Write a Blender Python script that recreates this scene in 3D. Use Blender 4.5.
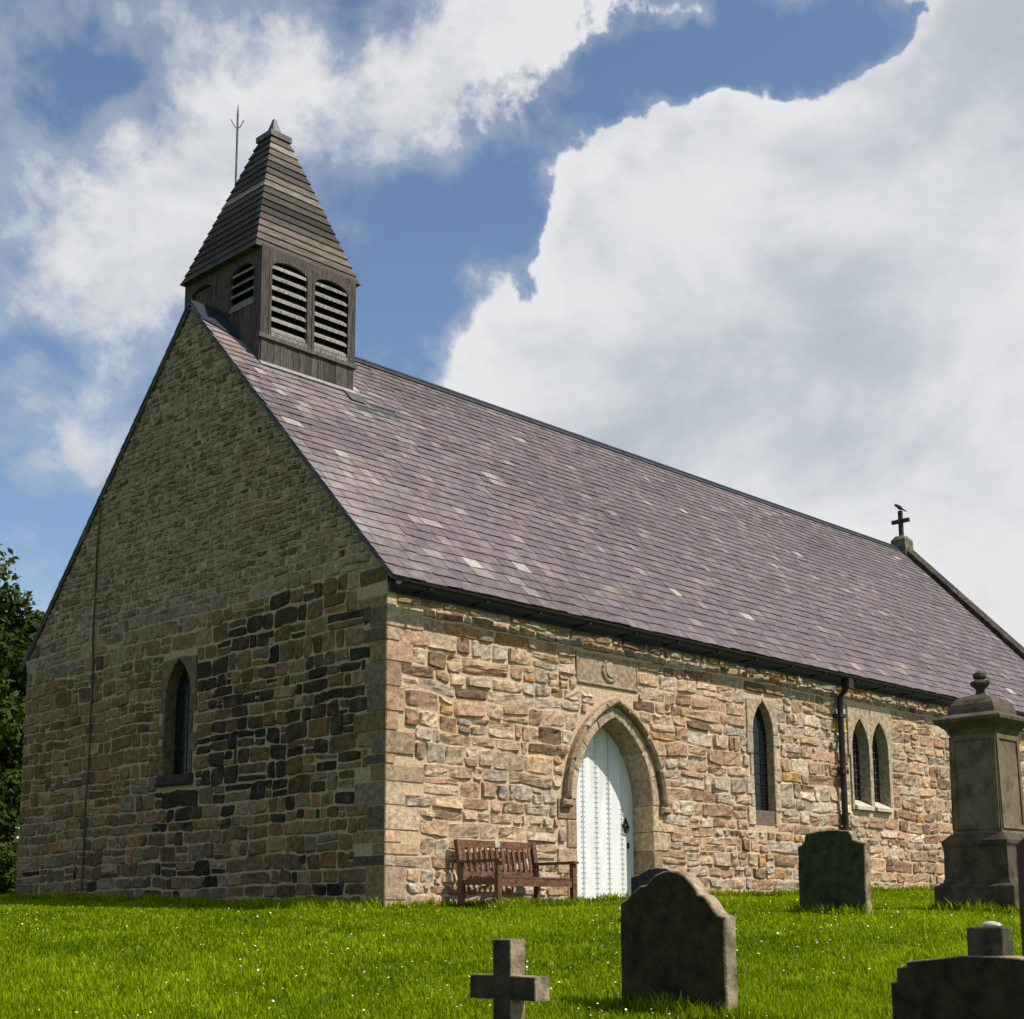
import bpy, bmesh, math, random
import numpy as np
from mathutils import Vector, Matrix

for o in list(bpy.data.objects):
    bpy.data.objects.remove(o)
SC = bpy.context.scene
COL = SC.collection
random.seed(7)
RNG = np.random.default_rng(11)

# ------------------------------------------------------------------ camera
CAM = np.array([-10.8735, -12.6032, -0.1852])
YAW, PITCH, ROLL, FOC, SHY = 0.7713, 0.1751, -0.0059, 1447.6, 156.1
fw = np.array([math.cos(YAW) * math.cos(PITCH), math.sin(YAW) * math.cos(PITCH), math.sin(PITCH)])
r0 = np.array([math.sin(YAW), -math.cos(YAW), 0.0])
u0 = np.cross(r0, fw)
RT = r0 * math.cos(ROLL) + u0 * math.sin(ROLL)
UP = -r0 * math.sin(ROLL) + u0 * math.cos(ROLL)
cd = bpy.data.cameras.new('camera')
cam = bpy.data.objects.new('camera', cd)
COL.objects.link(cam)
cam.matrix_world = Matrix(((RT[0], UP[0], -fw[0], CAM[0]), (RT[1], UP[1], -fw[1], CAM[1]),
                           (RT[2], UP[2], -fw[2], CAM[2]), (0, 0, 0, 1)))
cd.sensor_width = 36
cd.lens = FOC / 1024 * 36
cd.shift_y = SHY / 1024
cd.clip_start = 0.05
cd.clip_end = 20000
SC.camera = cam

# ------------------------------------------------------------------ sun, sky, exposure
SUNV = Vector((0.45, -1.0, 1.45)).normalized()
sl = bpy.data.lights.new('sun', 'SUN')
sl.energy = 4.8
sl.angle = math.radians(0.5)
sl.color = (1.0, 0.93, 0.82)
so = bpy.data.objects.new('sun', sl)
COL.objects.link(so)
so.rotation_euler = SUNV.to_track_quat('Z', 'Y').to_euler()
so.location = (20, -40, 50)
SC.view_settings.view_transform = 'Standard'
SC.view_settings.look = 'None'
SC.view_settings.exposure = 0.2
SC.view_settings.gamma = 1.0


class NT:
    """small helper to wire shader nodes"""
    def __init__(self, tree):
        self.t = tree
        self.n = tree.nodes
        self.l = tree.links

    def add(self, typ, **kw):
        nd = self.n.new(typ)
        for k, v in kw.items():
            setattr(nd, k, v)
        return nd

    def put(self, sock, v):
        if hasattr(v, 'bl_idname') or hasattr(v, 'is_output'):
            self.l.new(v, sock)
        else:
            sock.default_value = v

    def m(self, op, a, b=0.0, c=0.0, clamp=False):
        nd = self.add('ShaderNodeMath', operation=op, use_clamp=clamp)
        for i, v in enumerate((a, b, c)):
            self.put(nd.inputs[i], v)
        return nd.outputs[0]

    def dot(self, a, b):
        nd = self.add('ShaderNodeVectorMath', operation='DOT_PRODUCT')
        self.put(nd.inputs[0], a)
        self.put(nd.inputs[1], b)
        return nd.outputs['Value']

    def noise(self, vec, scale, detail=4.0, rough=0.5, dist=0.0):
        nd = self.add('ShaderNodeTexNoise')
        if vec is not None:
            self.put(nd.inputs['Vector'], vec)
        nd.inputs['Scale'].default_value = scale
        nd.inputs['Detail'].default_value = detail
        nd.inputs['Roughness'].default_value = rough
        nd.inputs['Distortion'].default_value = dist
        return nd.outputs['Fac']

    def smooth(self, v, a, b, o0=0.0, o1=1.0):
        nd = self.add('ShaderNodeMapRange', interpolation_type='SMOOTHSTEP')
        self.put(nd.inputs['Value'], v)
        self.put(nd.inputs['From Min'], a)
        self.put(nd.inputs['From Max'], b)
        self.put(nd.inputs['To Min'], o0)
        self.put(nd.inputs['To Max'], o1)
        return nd.outputs['Result']

    def mix(self, f, a, b, blend='MIX'):
        nd = self.add('ShaderNodeMix', data_type='RGBA', blend_type=blend)
        self.put(nd.inputs[0], f)
        self.put(nd.inputs[6], (*a, 1) if isinstance(a, tuple) and len(a) == 3 else a)
        self.put(nd.inputs[7], (*b, 1) if isinstance(b, tuple) and len(b) == 3 else b)
        return nd.outputs[2]

    def scalevec(self, vec, s):
        nd = self.add('ShaderNodeMapping')
        self.put(nd.inputs['Vector'], vec)
        nd.inputs['Scale'].default_value = s
        return nd.outputs[0]


def build_world():
    w = bpy.data.worlds.new('World')
    SC.world = w
    w.use_nodes = True
    w.node_tree.nodes.clear()
    k = NT(w.node_tree)
    sky = k.add('ShaderNodeTexSky', sky_type='NISHITA')
    sky.sun_disc = False
    sky.sun_elevation = math.asin(SUNV.z)
    sky.sun_rotation = math.atan2(SUNV.x, SUNV.y)
    sky.air_density = 1.0
    sky.dust_density = 0.6
    sky.ozone_density = 2.0
    bg = k.add('ShaderNodeBackground')
    k.l.new(sky.outputs[0], bg.inputs['Color'])
    bg.inputs['Strength'].default_value = 0.115
    d = k.add('ShaderNodeTexCoord').outputs['Generated']
    a = k.m('MAXIMUM', k.dot(d, tuple(fw)), 0.08)
    X = k.m('ADD', k.m('MULTIPLY', k.m('DIVIDE', k.dot(d, tuple(RT)), a), FOC), 512.0)
    Y = k.m('SUBTRACT', 665.6, k.m('MULTIPLY', k.m('DIVIDE', k.dot(d, tuple(UP)), a), FOC))
    for (sc_, am, off) in ((5.0, 170.0, 3.1), (13.0, 110.0, 7.7), (34.0, 42.0, 1.3)):   # ragged cloud edges
        wn = k.add('ShaderNodeTexNoise'); wn.inputs['Scale'].default_value = sc_; wn.inputs['Detail'].default_value = 5.0
        mp = k.add('ShaderNodeVectorMath', operation='ADD'); k.l.new(d, mp.inputs[0]); mp.inputs[1].default_value = (off, off * .7, -off)
        k.l.new(mp.outputs[0], wn.inputs['Vector'])
        sp = k.add('ShaderNodeSeparateColor'); k.l.new(wn.outputs['Color'], sp.inputs[0])
        X = k.m('ADD', X, k.m('MULTIPLY', k.m('SUBTRACT', sp.outputs[0], 0.5), am))
        Y = k.m('ADD', Y, k.m('MULTIPLY', k.m('SUBTRACT', sp.outputs[1], 0.5), am))
    n1 = k.noise(d, 7.0, 10.0, 0.6, 0.25)
    n2 = k.noise(d, 22.0, 8.0, 0.6, 0.3)
    front = k.smooth(k.dot(d, tuple(fw)), 0.5, 0.85)
    blobs = [  # where the cloud masses stand on the sky
        (860, 330, 270, 200, 1.3), (1010, 100, 100, 150, 1.15), (590, 330, 110, 110, 1.0), (670, 200, 90, 85, 1.1),
        (800, 175, 150, 75, 1.0), (1150, 300, 300, 400, 0.8), (480, 335, 50, 60, 0.7), (720, 480, 300, 120, 1.0), (960, 30, 40, 50, 0.5),
        (90, 215, 175, 115, 0.68), (40, 425, 95, 35, 0.62), (270, 80, 90, 80, 0.42), (120, 15, 160, 30, 0.42), (190, 180, 80, 80, .3),
        (560, 45, 75, 55, 0.75), (440, 100, 90, 60, 0.62), (360, 160, 60, 50, .35), (690, 0, 60, 14, 0.4), (60, 300, 80, 45, 0.35), (130, 340, 40, 30, .2), (20, 60, 40, 60, .3),
        (95, 65, 55, 30, -1.0), (830, 25, 90, 48, -1.9), (720, 50, 90, 34, -1.6), (385, 290, 70, 100, -1.1), (500, 215, 50, 60, -1.2), (625, 95, 42, 42, -1.1),
        (560, 160, 45, 40, -1.0), (160, 300, 40, 40, -0.6), (50, 505, 110, 40, -0.9), (20, 350, 60, 20, -0.7), (370, 30, 50, 30, -0.7), (480, 160, 40, 30, -0.35),
        (310, 160, 25, 50, -0.2), (55, 565, 80, 30, -0.3),
    ]
    tot = None
    for (bx, by, rx, ry, wt) in blobs:
        ex = k.m('POWER', k.m('ABSOLUTE', k.m('MULTIPLY', k.m('SUBTRACT', X, float(bx)), 1.0 / rx)), 2.0)
        ey = k.m('POWER', k.m('ABSOLUTE', k.m('MULTIPLY', k.m('SUBTRACT', Y, float(by)), 1.0 / ry)), 2.0)
        g = k.m('MULTIPLY', k.m('EXPONENT', k.m('MULTIPLY', k.m('ADD', ex, ey), -0.8)), float(wt))
        tot = g if tot is None else k.m('ADD', tot, g)
    tot = k.m('MULTIPLY', tot, front)
    dens = k.m('ADD', k.m('MULTIPLY', k.m('SUBTRACT', n1, 0.5), 2.7), k.m('MULTIPLY', k.m('SUBTRACT', n2, 0.5), 1.1))
    dens = k.m('ADD', dens, tot)
    n5 = k.noise(d, 48.0, 6.0, 0.62, 0.2)
    dens = k.m('ADD', dens, k.m('MULTIPLY', k.m('SUBTRACT', n5, 0.5), 0.7))
    crisp = k.smooth(X, 380.0, 560.0)
    cover = k.smooth(dens, 0.02, k.m('SUBTRACT', 0.95, k.m('MULTIPLY', crisp, 0.62)))
    cover = k.m('MAXIMUM', cover, k.smooth(k.m('ADD', dens, k.m('MULTIPLY', k.m('SUBTRACT', n2, 0.5), 1.2)), -0.5, 0.5, 0.0, 0.30))
    thick = k.smooth(dens, 0.35, 1.6)
    n3 = k.noise(k.scalevec(d, (1, 1, 1.6)), 5.0, 9.0, 0.56, 0.35)
    n4 = k.noise(d, 16.0, 6.0, 0.6, 0.2)
    shade = k.m('ADD', k.m('MULTIPLY', thick, 0.38), k.m('ADD', k.smooth(n3, 0.38, 0.68, -0.30, 0.60), k.m('MULTIPLY', k.m('SUBTRACT', n4, 0.5), 0.5)), clamp=True)
    ccol = k.mix(shade, (0.80, 0.81, 0.82), (0.47, 0.515, 0.58))
    cb = k.add('ShaderNodeBackground')
    k.l.new(ccol, cb.inputs['Color'])
    cb.inputs['Strength'].default_value = 0.86
    mx = k.add('ShaderNodeMixShader')
    k.l.new(cover, mx.inputs[0])
    k.l.new(bg.outputs[0], mx.inputs[1])
    k.l.new(cb.outputs[0], mx.inputs[2])
    out = k.add('ShaderNodeOutputWorld')
    k.l.new(mx.outputs[0], out.inputs['Surface'])


build_world()


# ------------------------------------------------------------------ numeric noise
def vnoise(x, y, seed=0):
    x = np.asarray(x, float); y = np.asarray(y, float)
    xi = np.floor(x).astype(np.int64); yi = np.floor(y).astype(np.int64)
    fx = x - xi; fy = y - yi
    fx = fx * fx * (3 - 2 * fx); fy = fy * fy * (3 - 2 * fy)

    def h(i, j):
        v = (i * 374761393 + j * 668265263 + seed * 974634777) & 0xffffffff
        v = ((v ^ (v >> 13)) * 1274126177) & 0xffffffff
        return ((v ^ (v >> 16)) & 0xffff) / 65535.0
    return ((h(xi, yi) * (1 - fx) + h(xi + 1, yi) * fx) * (1 - fy) + (h(xi, yi + 1) * (1 - fx) + h(xi + 1, yi + 1) * fx) * fy) * 2 - 1


def fbm(x, y, seed=0, o=3):
    s = 0; a = 1; t = 0
    for i in range(o):
        s = s + a * vnoise(x * 2 ** i, y * 2 ** i, seed + i); t += a; a *= 0.5
    return s / t


# ------------------------------------------------------------------ materials
def material(name):
    m = bpy.data.materials.new(name)
    m.use_nodes = True
    k = NT(m.node_tree)
    b = m.node_tree.nodes['Principled BSDF']
    return m, k, b


def obj_coords(k):
    return k.add('ShaderNodeTexCoord').outputs['Object']


def bump(k, b, h, strength=0.5, dist=0.01):
    nd = k.add('ShaderNodeBump')
    nd.inputs['Strength'].default_value = strength
    nd.inputs['Distance'].default_value = dist
    k.l.new(h, nd.inputs['Height'])
    k.l.new(nd.outputs[0], b.inputs['Normal'])


def attr_stone(name, lo=0.62, hi=1.3, sc=14.0, rough=0.92, bumps=0.6, dist=0.012, lichen=None, lichen_amt=0.0, lsc=5.0, spec=0.2):
    """stone whose own colour sits in the 'col' attribute, with grain, mottling and lichen"""
    m, k, b = material(name)
    at = k.add('ShaderNodeAttribute', attribute_name='col')
    oc = obj_coords(k)
    n = k.noise(oc, sc, 6.0, 0.62)
    n2 = k.noise(oc, sc * 6, 3.0, 0.6)
    f = k.m('ADD', k.smooth(n, 0.28, 0.72, lo, hi), k.m('MULTIPLY', k.m('SUBTRACT', n2, 0.5), 0.45))
    g = k.add('ShaderNodeCombineColor')
    for i in range(3):
        k.l.new(f, g.inputs[i])
    c = k.mix(1.0, at.outputs['Color'], g.outputs[0], 'MULTIPLY')
    if lichen:
        ln = k.noise(oc, lsc, 7.0, 0.68)
        c = k.mix(k.m('MULTIPLY', k.smooth(ln, 0.5, 0.68), lichen_amt), c, lichen)
    k.l.new(c, b.inputs['Base Color'])
    b.inputs['Roughness'].default_value = rough
    b.inputs['Specular IOR Level'].default_value = spec
    bump(k, b, k.m('ADD', n, k.m('MULTIPLY', n2, 0.45)), bumps, dist)
    return m


def plain(name, col, rough=0.6, metal=0.0, var=0.25, sc=8.0, bumps=0.25, stretch=(1, 1, 1), spec=0.3, dist=0.004, second=None, samt=0.5):
    m, k, b = material(name)
    oc = k.scalevec(obj_coords(k), stretch)
    n = k.noise(oc, sc, 6.0, 0.6)
    c0 = tuple(x * (1 - var) for x in col)
    c1 = tuple(min(1, x * (1 + var)) for x in col)
    c = k.mix(k.smooth(n, 0.3, 0.7), c0, c1)
    if second:
        s = k.noise(oc, sc * 0.45, 6.0, 0.65)
        c = k.mix(k.m('MULTIPLY', k.smooth(s, 0.5, 0.66), samt), c, second)
    k.l.new(c, b.inputs['Base Color'])
    b.inputs['Roughness'].default_value = rough
    b.inputs['Metallic'].default_value = metal
    b.inputs['Specular IOR Level'].default_value = spec
    bump(k, b, k.noise(oc, sc * 3, 5.0, 0.6), bumps, dist)
    return m


def wood_attr(name, grain=(1, 1, 1), rough=0.8, sc=10.0):
    m, k, b = material(name)
    at = k.add('ShaderNodeAttribute', attribute_name='col')
    oc = k.scalevec(obj_coords(k), grain)
    n = k.noise(oc, sc, 6.0, 0.65)
    f = k.smooth(n, 0.28, 0.72, 0.35, 1.65)
    g = k.add('ShaderNodeCombineColor')
    for i in range(3):
        k.l.new(f, g.inputs[i])
    k.l.new(k.mix(1.0, at.outputs['Color'], g.outputs[0], 'MULTIPLY'), b.inputs['Base Color'])
    b.inputs['Roughness'].default_value = rough
    b.inputs['Specular IOR Level'].default_value = 0.25
    bump(k, b, n, 0.5, 0.004)
    return m


M = {}
M['rubble'] = attr_stone('rubble_stone', 0.56, 1.28, 15.0, bumps=0.9, dist=0.022)
M['rubble_dark'] = attr_stone('weathered_rubble', 0.6, 1.35, 12.0, bumps=0.9, dist=0.018, lichen=(0.22, 0.185, 0.125), lichen_amt=0.30)
M['dressed'] = attr_stone('dressed_sandstone', 0.75, 1.15, 9.0, bumps=0.35, dist=0.006)
M['mortar'] = attr_stone('lime_mortar', 0.72, 1.2, 22.0, bumps=0.9, dist=0.012)
M['slate'] = attr_stone('purple_slate', 0.74, 1.24, 7.0, rough=0.65, bumps=0.4, dist=0.005, lichen=(0.27, 0.235, 0.19), lichen_amt=0.42, lsc=3.2, spec=0.35)
M['grave'] = attr_stone('lichened_gravestone', 0.45, 1.6, 9.0, bumps=0.9, dist=0.014, lichen=(0.062, 0.058, 0.018), lichen_amt=0.55, lsc=4.0)
M['grave_green'] = attr_stone('mossy_gravestone', 0.45, 1.6, 9.0, bumps=0.9, dist=0.014, lichen=(0.055, 0.072, 0.018), lichen_amt=0.7, lsc=6.0)
M['tomb'] = attr_stone('weathered_sandstone', 0.5, 1.45, 6.0, bumps=0.6, dist=0.010, lichen=(0.05, 0.045, 0.03), lichen_amt=0.55, lsc=3.0)
M['wood_v'] = wood_attr('weathered_boarding', (14, 14, 1.2), 0.85, 4.0)
M['wood_h'] = wood_attr('weathered_spire_boards', (1.5, 1.5, 22), 0.8, 3.0)
M['wood_bench'] = wood_attr('stained_bench_wood', (3, 9, 9), 0.5, 5.0)
M['lead'] = plain('lead_sheet', (0.10, 0.098, 0.095), 0.5, 0.3, 0.3, 6.0)
M['lead_dark'] = plain('dark_ridge_capping', (0.018, 0.024, 0.034), 0.5, 0.0, 0.35, 5.0)
M['flash'] = plain('pale_lead_flashing', (0.24, 0.24, 0.235), 0.6, 0.0, 0.2, 9.0)
M['iron'] = plain('black_cast_iron', (0.012, 0.012, 0.013), 0.45, 0.0, 0.3, 12.0, second=(0.16, 0.045, 0.02), samt=0.55)
M['iron_clean'] = plain('black_gutter_paint', (0.010, 0.010, 0.011), 0.5, 0.0, 0.3, 10.0)
M['white'] = plain('white_door_paint', (0.74, 0.755, 0.75), 0.5, 0.0, 0.07, 4.0, 0.2, stretch=(2.5, 1, .5), second=(0.55, 0.54, 0.50), samt=0.4)
M['glass'] = None
M['steel'] = plain('grey_rod_metal', (0.10, 0.11, 0.12), 0.5, 0.6, 0.2)
M['verdigris'] = plain('green_copper_tape', (0.035, 0.055, 0.04), 0.7, 0.0, 0.4, 6.0)
M['soot'] = plain('sooty_sill_stone', (0.035, 0.03, 0.028), 0.9, 0.0, 0.4, 10.0, 0.6)
M['bird'] = plain('dark_bird_feathers', (0.03, 0.03, 0.035), 0.6, 0.0, 0.3, 30.0)
M['granite'] = plain('dark_red_granite', (0.06, 0.022, 0.018), 0.4, 0.0, 0.4, 60.0)
M['pebble'] = plain('white_quartz_lump', (0.48, 0.46, 0.41), 0.7, 0.0, 0.5, 25.0)
M['plate'] = plain('pale_bench_plate', (0.42, 0.44, 0.40), 0.4, 0.2, 0.2, 30.0)
M['bark'] = plain('tree_bark', (0.06, 0.045, 0.03), 0.95, 0.0, 0.4, 9.0, 0.8, (1, 1, 0.25), dist=0.03)
M['dark'] = plain('dark_interior_board', (0.01, 0.009, 0.008), 0.9)


def glass_mat():
    m, k, b = material('leaded_window_glass')
    oc = obj_coords(k)
    n = k.noise(oc, 9.0, 2.0, 0.5)
    k.l.new(k.mix(n, (0.004, 0.005, 0.006), (0.014, 0.016, 0.018)), b.inputs['Base Color'])
    b.inputs['Roughness'].default_value = 0.2
    b.inputs['Specular IOR Level'].default_value = 0.3
    bump(k, b, k.noise(oc, 14.0, 2.0, 0.5), 0.35, 0.01)
    return m


M['glass'] = glass_mat()


def leaf_mat(name, dark, light, trans=0.35):
    m, k, b = material(name)
    at = k.add('ShaderNodeAttribute', attribute_name='col')
    c = k.mix(at.outputs['Fac'], dark, light)
    k.l.new(c, b.inputs['Base Color'])
    b.inputs['Roughness'].default_value = 0.6
    b.inputs['Specular IOR Level'].default_value = 0.08
    tr = k.add('ShaderNodeBsdfTranslucent')
    k.l.new(c, tr.inputs['Color'])
    mx = k.add('ShaderNodeMixShader')
    mx.inputs[0].default_value = trans
    k.l.new(b.outputs[0], mx.inputs[1])
    k.l.new(tr.outputs[0], mx.inputs[2])
    k.l.new(mx.outputs[0], k.n['Material Output'].inputs['Surface'])
    return m


M['grass'] = leaf_mat('grass_blades', (0.105, 0.175, 0.001), (0.37, 0.46, 0.003), 0.45)
M['leaf'] = leaf_mat('tree_leaves', (0.015, 0.034, 0.005), (0.085, 0.115, 0.016), 0.3)
M['leaf_pale'] = leaf_mat('shrub_leaves', (0.025, 0.05, 0.007), (0.08, 0.12, 0.02), 0.3)
M['petal'] = plain('white_petals', (0.66, 0.66, 0.50), 0.6, 0, 0.05)


def ground_mat():
    m, k, b = material('lawn_soil_and_moss')
    oc = obj_coords(k)
    n = k.noise(oc, 1.3, 6.0, 0.6)
    n2 = k.noise(oc, 30.0, 4.0, 0.6)
    c = k.mix(k.smooth(n, 0.35, 0.65), (0.07, 0.12, 0.006), (0.11, 0.17, 0.010))
    c = k.mix(k.m('MULTIPLY', n2, 0.4), c, (0.04, 0.07, 0.006))
    k.l.new(c, b.inputs['Base Color'])
    b.inputs['Roughness'].default_value = 1.0
    b.inputs['Specular IOR Level'].default_value = 0.05
    bump(k, b, n2, 0.8, 0.03)
    return m


M['ground'] = ground_mat()


# ------------------------------------------------------------------ mesh building
class MB:
    def __init__(self):
        self.v = []; self.f = []; self.c = []; self.mi = []; self.n = 0

    def add(self, verts, faces, col=(0.5, 0.5, 0.5), mi=0):
        verts = np.asarray(verts, float).reshape(-1, 3)
        self.v.append(verts)
        c = np.asarray(col, float)
        if c.ndim == 1:
            c = np.tile(c[:3], (len(verts), 1))
        self.c.append(c)
        n = self.n
        for f in faces:
            self.f.append([i + n for i in f]); self.mi.append(mi)
        self.n += len(verts)

    def box(self, lo, hi, col=(0.5, 0.5, 0.5), mi=0, mat=None, taper=None):
        x0, y0, z0 = lo; x1, y1, z1 = hi
        v = np.array([(x0, y0, z0), (x1, y0, z0), (x1, y1, z0), (x0, y1, z0), (x0, y0, z1), (x1, y0, z1), (x1, y1, z1), (x0, y1, z1)], float)
        if mat is not None:
            v = v @ np.array(mat.to_3x3()).T + np.array(mat.translation)
        self.add(v, [(3, 2, 1, 0), (4, 5, 6, 7), (0, 1, 5, 4), (1, 2, 6, 5), (2, 3, 7, 6), (3, 0, 4, 7)], col, mi)

    def prism(self, poly, fr, h0, h1, col=(0.5, 0.5, 0.5), mi=0, bev=0.0, back=True):
        """poly: 2D outline counter-clockwise seen from +h; fr(u,v,h)->xyz"""
        P = np.asarray(poly, float)
        if len(P) < 3:
            return
        x, y = P[:, 0], P[:, 1]
        if np.sum(x * np.roll(y, -1) - np.roll(x, -1) * y) < 0:
            P = P[::-1]
        n = len(P)
        rings = [(P, h0)]
        if bev > 0:
            rings.append((P, h1 - bev))
            d0 = P - np.roll(P, 1, 0); d1 = np.roll(P, -1, 0) - P
            d0 /= np.linalg.norm(d0, axis=1)[:, None] + 1e-9; d1 /= np.linalg.norm(d1, axis=1)[:, None] + 1e-9
            n0 = np.stack([-d0[:, 1], d0[:, 0]], 1); n1 = np.stack([-d1[:, 1], d1[:, 0]], 1)
            nn = n0 + n1; nn /= np.maximum(np.sum(nn * n0, 1), 0.5)[:, None]
            rings.append((P + nn * bev, h1))
        else:
            rings.append((P, h1))
        V = []; F = []
        for (Q, h) in rings:
            V += [fr(q[0], q[1], h) for q in Q]
        for r in range(len(rings) - 1):
            for i in range(n):
                j = (i + 1) % n
                F.append((r * n + i, r * n + j, (r + 1) * n + j, (r + 1) * n + i))
        F.append([(len(rings) - 1) * n + i for i in range(n)])
        if back:
            F.append([n - 1 - i for i in range(n)])
        self.add(V, F, col, mi)

    def tube(self, pts, r, seg=8, col=(0.5, 0.5, 0.5), mi=0, cap=True):
        pts = [np.asarray(p, float) for p in pts]
        rs = r if isinstance(r, (list, tuple)) else [r] * len(pts)
        V = []; F = []
        for i, p in enumerate(pts):
            t = pts[min(i + 1, len(pts) - 1)] - pts[max(i - 1, 0)]
            t /= np.linalg.norm(t) + 1e-9
            a = np.cross(t, (0, 0, 1.0))
            if np.linalg.norm(a) < 0.1:
                a = np.cross(t, (1.0, 0, 0))
            a /= np.linalg.norm(a); b = np.cross(t, a)
            for s in range(seg):
                th = 2 * math.pi * s / seg
                V.append(p + rs[i] * (a * math.cos(th) + b * math.sin(th)))
        for i in range(len(pts) - 1):
            for s in range(seg):
                q = (s + 1) % seg
                F.append((i * seg + s, i * seg + q, (i + 1) * seg + q, (i + 1) * seg + s))
        if cap:
            F.append([seg - 1 - s for s in range(seg)])
            F.append([(len(pts) - 1) * seg + s for s in range(seg)])
        self.add(V, F, col, mi)

    def lathe(self, prof, c, seg=20, col=(0.5, 0.5, 0.5), mi=0):
        V = []; F = []
        for (r, z) in prof:
            for s in range(seg):
                th = 2 * math.pi * s / seg
                V.append((c[0] + r * math.cos(th), c[1] + r * math.sin(th), c[2] + z))
        for i in range(len(prof) - 1):
            for s in range(seg):
                q = (s + 1) % seg
                F.append((i * seg + s, i * seg + q, (i + 1) * seg + q, (i + 1) * seg + s))
        F.append([seg - 1 - s for s in range(seg)])
        F.append([(len(prof) - 1) * seg + s for s in range(seg)])
        self.add(V, F, col, mi)

    def rings(self, rings, cx, cy, col=(0.5, 0.5, 0.5), mi=0):
        """square rings (half size, z) stacked"""
        V = []; F = []
        for (h, z) in rings:
            V += [(cx - h, cy - h, z), (cx + h, cy - h, z), (cx + h, cy + h, z), (cx - h, cy + h, z)]
        for i in range(len(rings) - 1):
            for s in range(4):
                q = (s + 1) % 4
                F.append((i * 4 + s, i * 4 + q, i * 4 + 4 + q, i * 4 + 4 + s))
        F.append((3, 2, 1, 0)); e = (len(rings) - 1) * 4
        F.append((e, e + 1, e + 2, e + 3))
        self.add(V, F, col, mi)

    def build(self, name, mats, parent=None, smooth=False, recalc=False):
        me = bpy.data.meshes.new(name)
        V = np.concatenate(self.v); C = np.concatenate(self.c)
        me.from_pydata(V.tolist(), [], self.f)
        if not isinstance(mats, (list, tuple)):
            mats = [mats]
        for m in mats:
            me.materials.append(m)
        me.polygons.foreach_set('material_index', np.array(self.mi, dtype=np.int32))
        a = me.attributes.new('col', 'FLOAT_COLOR', 'POINT')
        a.data.foreach_set('color', np.concatenate([C, np.ones((len(C), 1))], 1).astype(np.float32).ravel())
        if smooth:
            me.polygons.foreach_set('use_smooth', np.ones(len(me.polygons), dtype=bool))
        if recalc:
            bm = bmesh.new(); bm.from_mesh(me)
            bmesh.ops.recalc_face_normals(bm, faces=bm.faces)
            bm.to_mesh(me); bm.free()
        me.update()
        o = bpy.data.objects.new(name, me)
        COL.objects.link(o)
        if parent is not None:
            o.parent = parent
        return o


def big_mesh(name, V, F, fac, mat, nv):
    """fast mesh from arrays: F is (n,nv) indices"""
    me = bpy.data.meshes.new(name)
    me.vertices.add(len(V)); me.vertices.foreach_set('co', V.astype(np.float32).ravel())
    me.loops.add(F.size); me.loops.foreach_set('vertex_index', F.astype(np.int32).ravel())
    me.polygons.add(len(F)); me.polygons.foreach_set('loop_start', (np.arange(len(F)) * nv).astype(np.int32))
    a = me.attributes.new('col', 'FLOAT_COLOR', 'POINT')
    C = np.ones((len(V), 4), np.float32); C[:, :3] = fac[:, None]
    a.data.foreach_set('color', C.ravel())
    me.update(calc_edges=True)
    me.materials.append(mat)
    o = bpy.data.objects.new(name, me)
    COL.objects.link(o)
    return o


def tag(o, label=None, cat=None, group=None, kind=None):
    if label: o['label'] = label
    if cat: o['category'] = cat
    if group: o['group'] = group
    if kind: o['kind'] = kind
    return o


def empty(name, loc=(0, 0, 0), rz=0.0):
    o = bpy.data.objects.new(name, None)
    o.location = loc; o.rotation_euler = (0, 0, rz)
    o.empty_display_size = 0.3
    COL.objects.link(o)
    return o


def sheet(mb, outer, holes, fr, h, col, mi=0):
    """flat sheet with holes"""
    bm = bmesh.new()
    es = []
    for loop in [outer] + holes:
        vs = [bm.verts.new((p[0], p[1], 0)) for p in loop]
        for i in range(len(vs)):
            es.append(bm.edges.new((vs[i], vs[(i + 1) % len(vs)])))
    bmesh.ops.triangle_fill(bm, edges=es, use_beauty=True, use_dissolve=False)
    bm.verts.index_update()
    V = [fr(v.co.x, v.co.y, h) for v in bm.verts]
    F = []
    for f in bm.faces:
        ids = [v.index for v in f.verts]
        if f.normal.z < 0:
            ids = ids[::-1]
        F.append(ids)
    bm.free()
    mb.add(V, F, col, mi)


# ------------------------------------------------------------------ ground
GS = np.array([-200, -12, -4, 0, 4, 7, 9, 11, 13, 14.7, 16.5, 19.5, 23, 26, 30, 36, 50, 80, 140, 3000.])
GZ = np.array([-2.9, -2.6, -2.15, -1.80, -1.32, -0.95, -0.70, -0.46, -0.22, -0.07, 0.0, 0.13, 0.28, 0.37, 0.43, 0.44, 0.1, -1.5, -3.5, -6.0])
_gs = np.arange(-60, 150, 0.1)
_gz = np.interp(_gs, GS, GZ) - 0.085
_k = np.ones(21) / 21
_gz = np.convolve(np.pad(_gz, 10, 'edge'), _k, 'valid')


def zg(x, y):
    s = (np.asarray(x) - CAM[0]) * math.cos(YAW) + (np.asarray(y) - CAM[1]) * math.sin(YAW)
    z = np.where(s > 149, np.interp(s, GS, GZ) - 0.085, np.where(s < -59, np.interp(s, GS, GZ) - 0.085, np.interp(s, _gs, _gz)))
    return z + 0.025 * fbm(np.asarray(x) * 0.5, np.asarray(y) * 0.5, 5)


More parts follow.
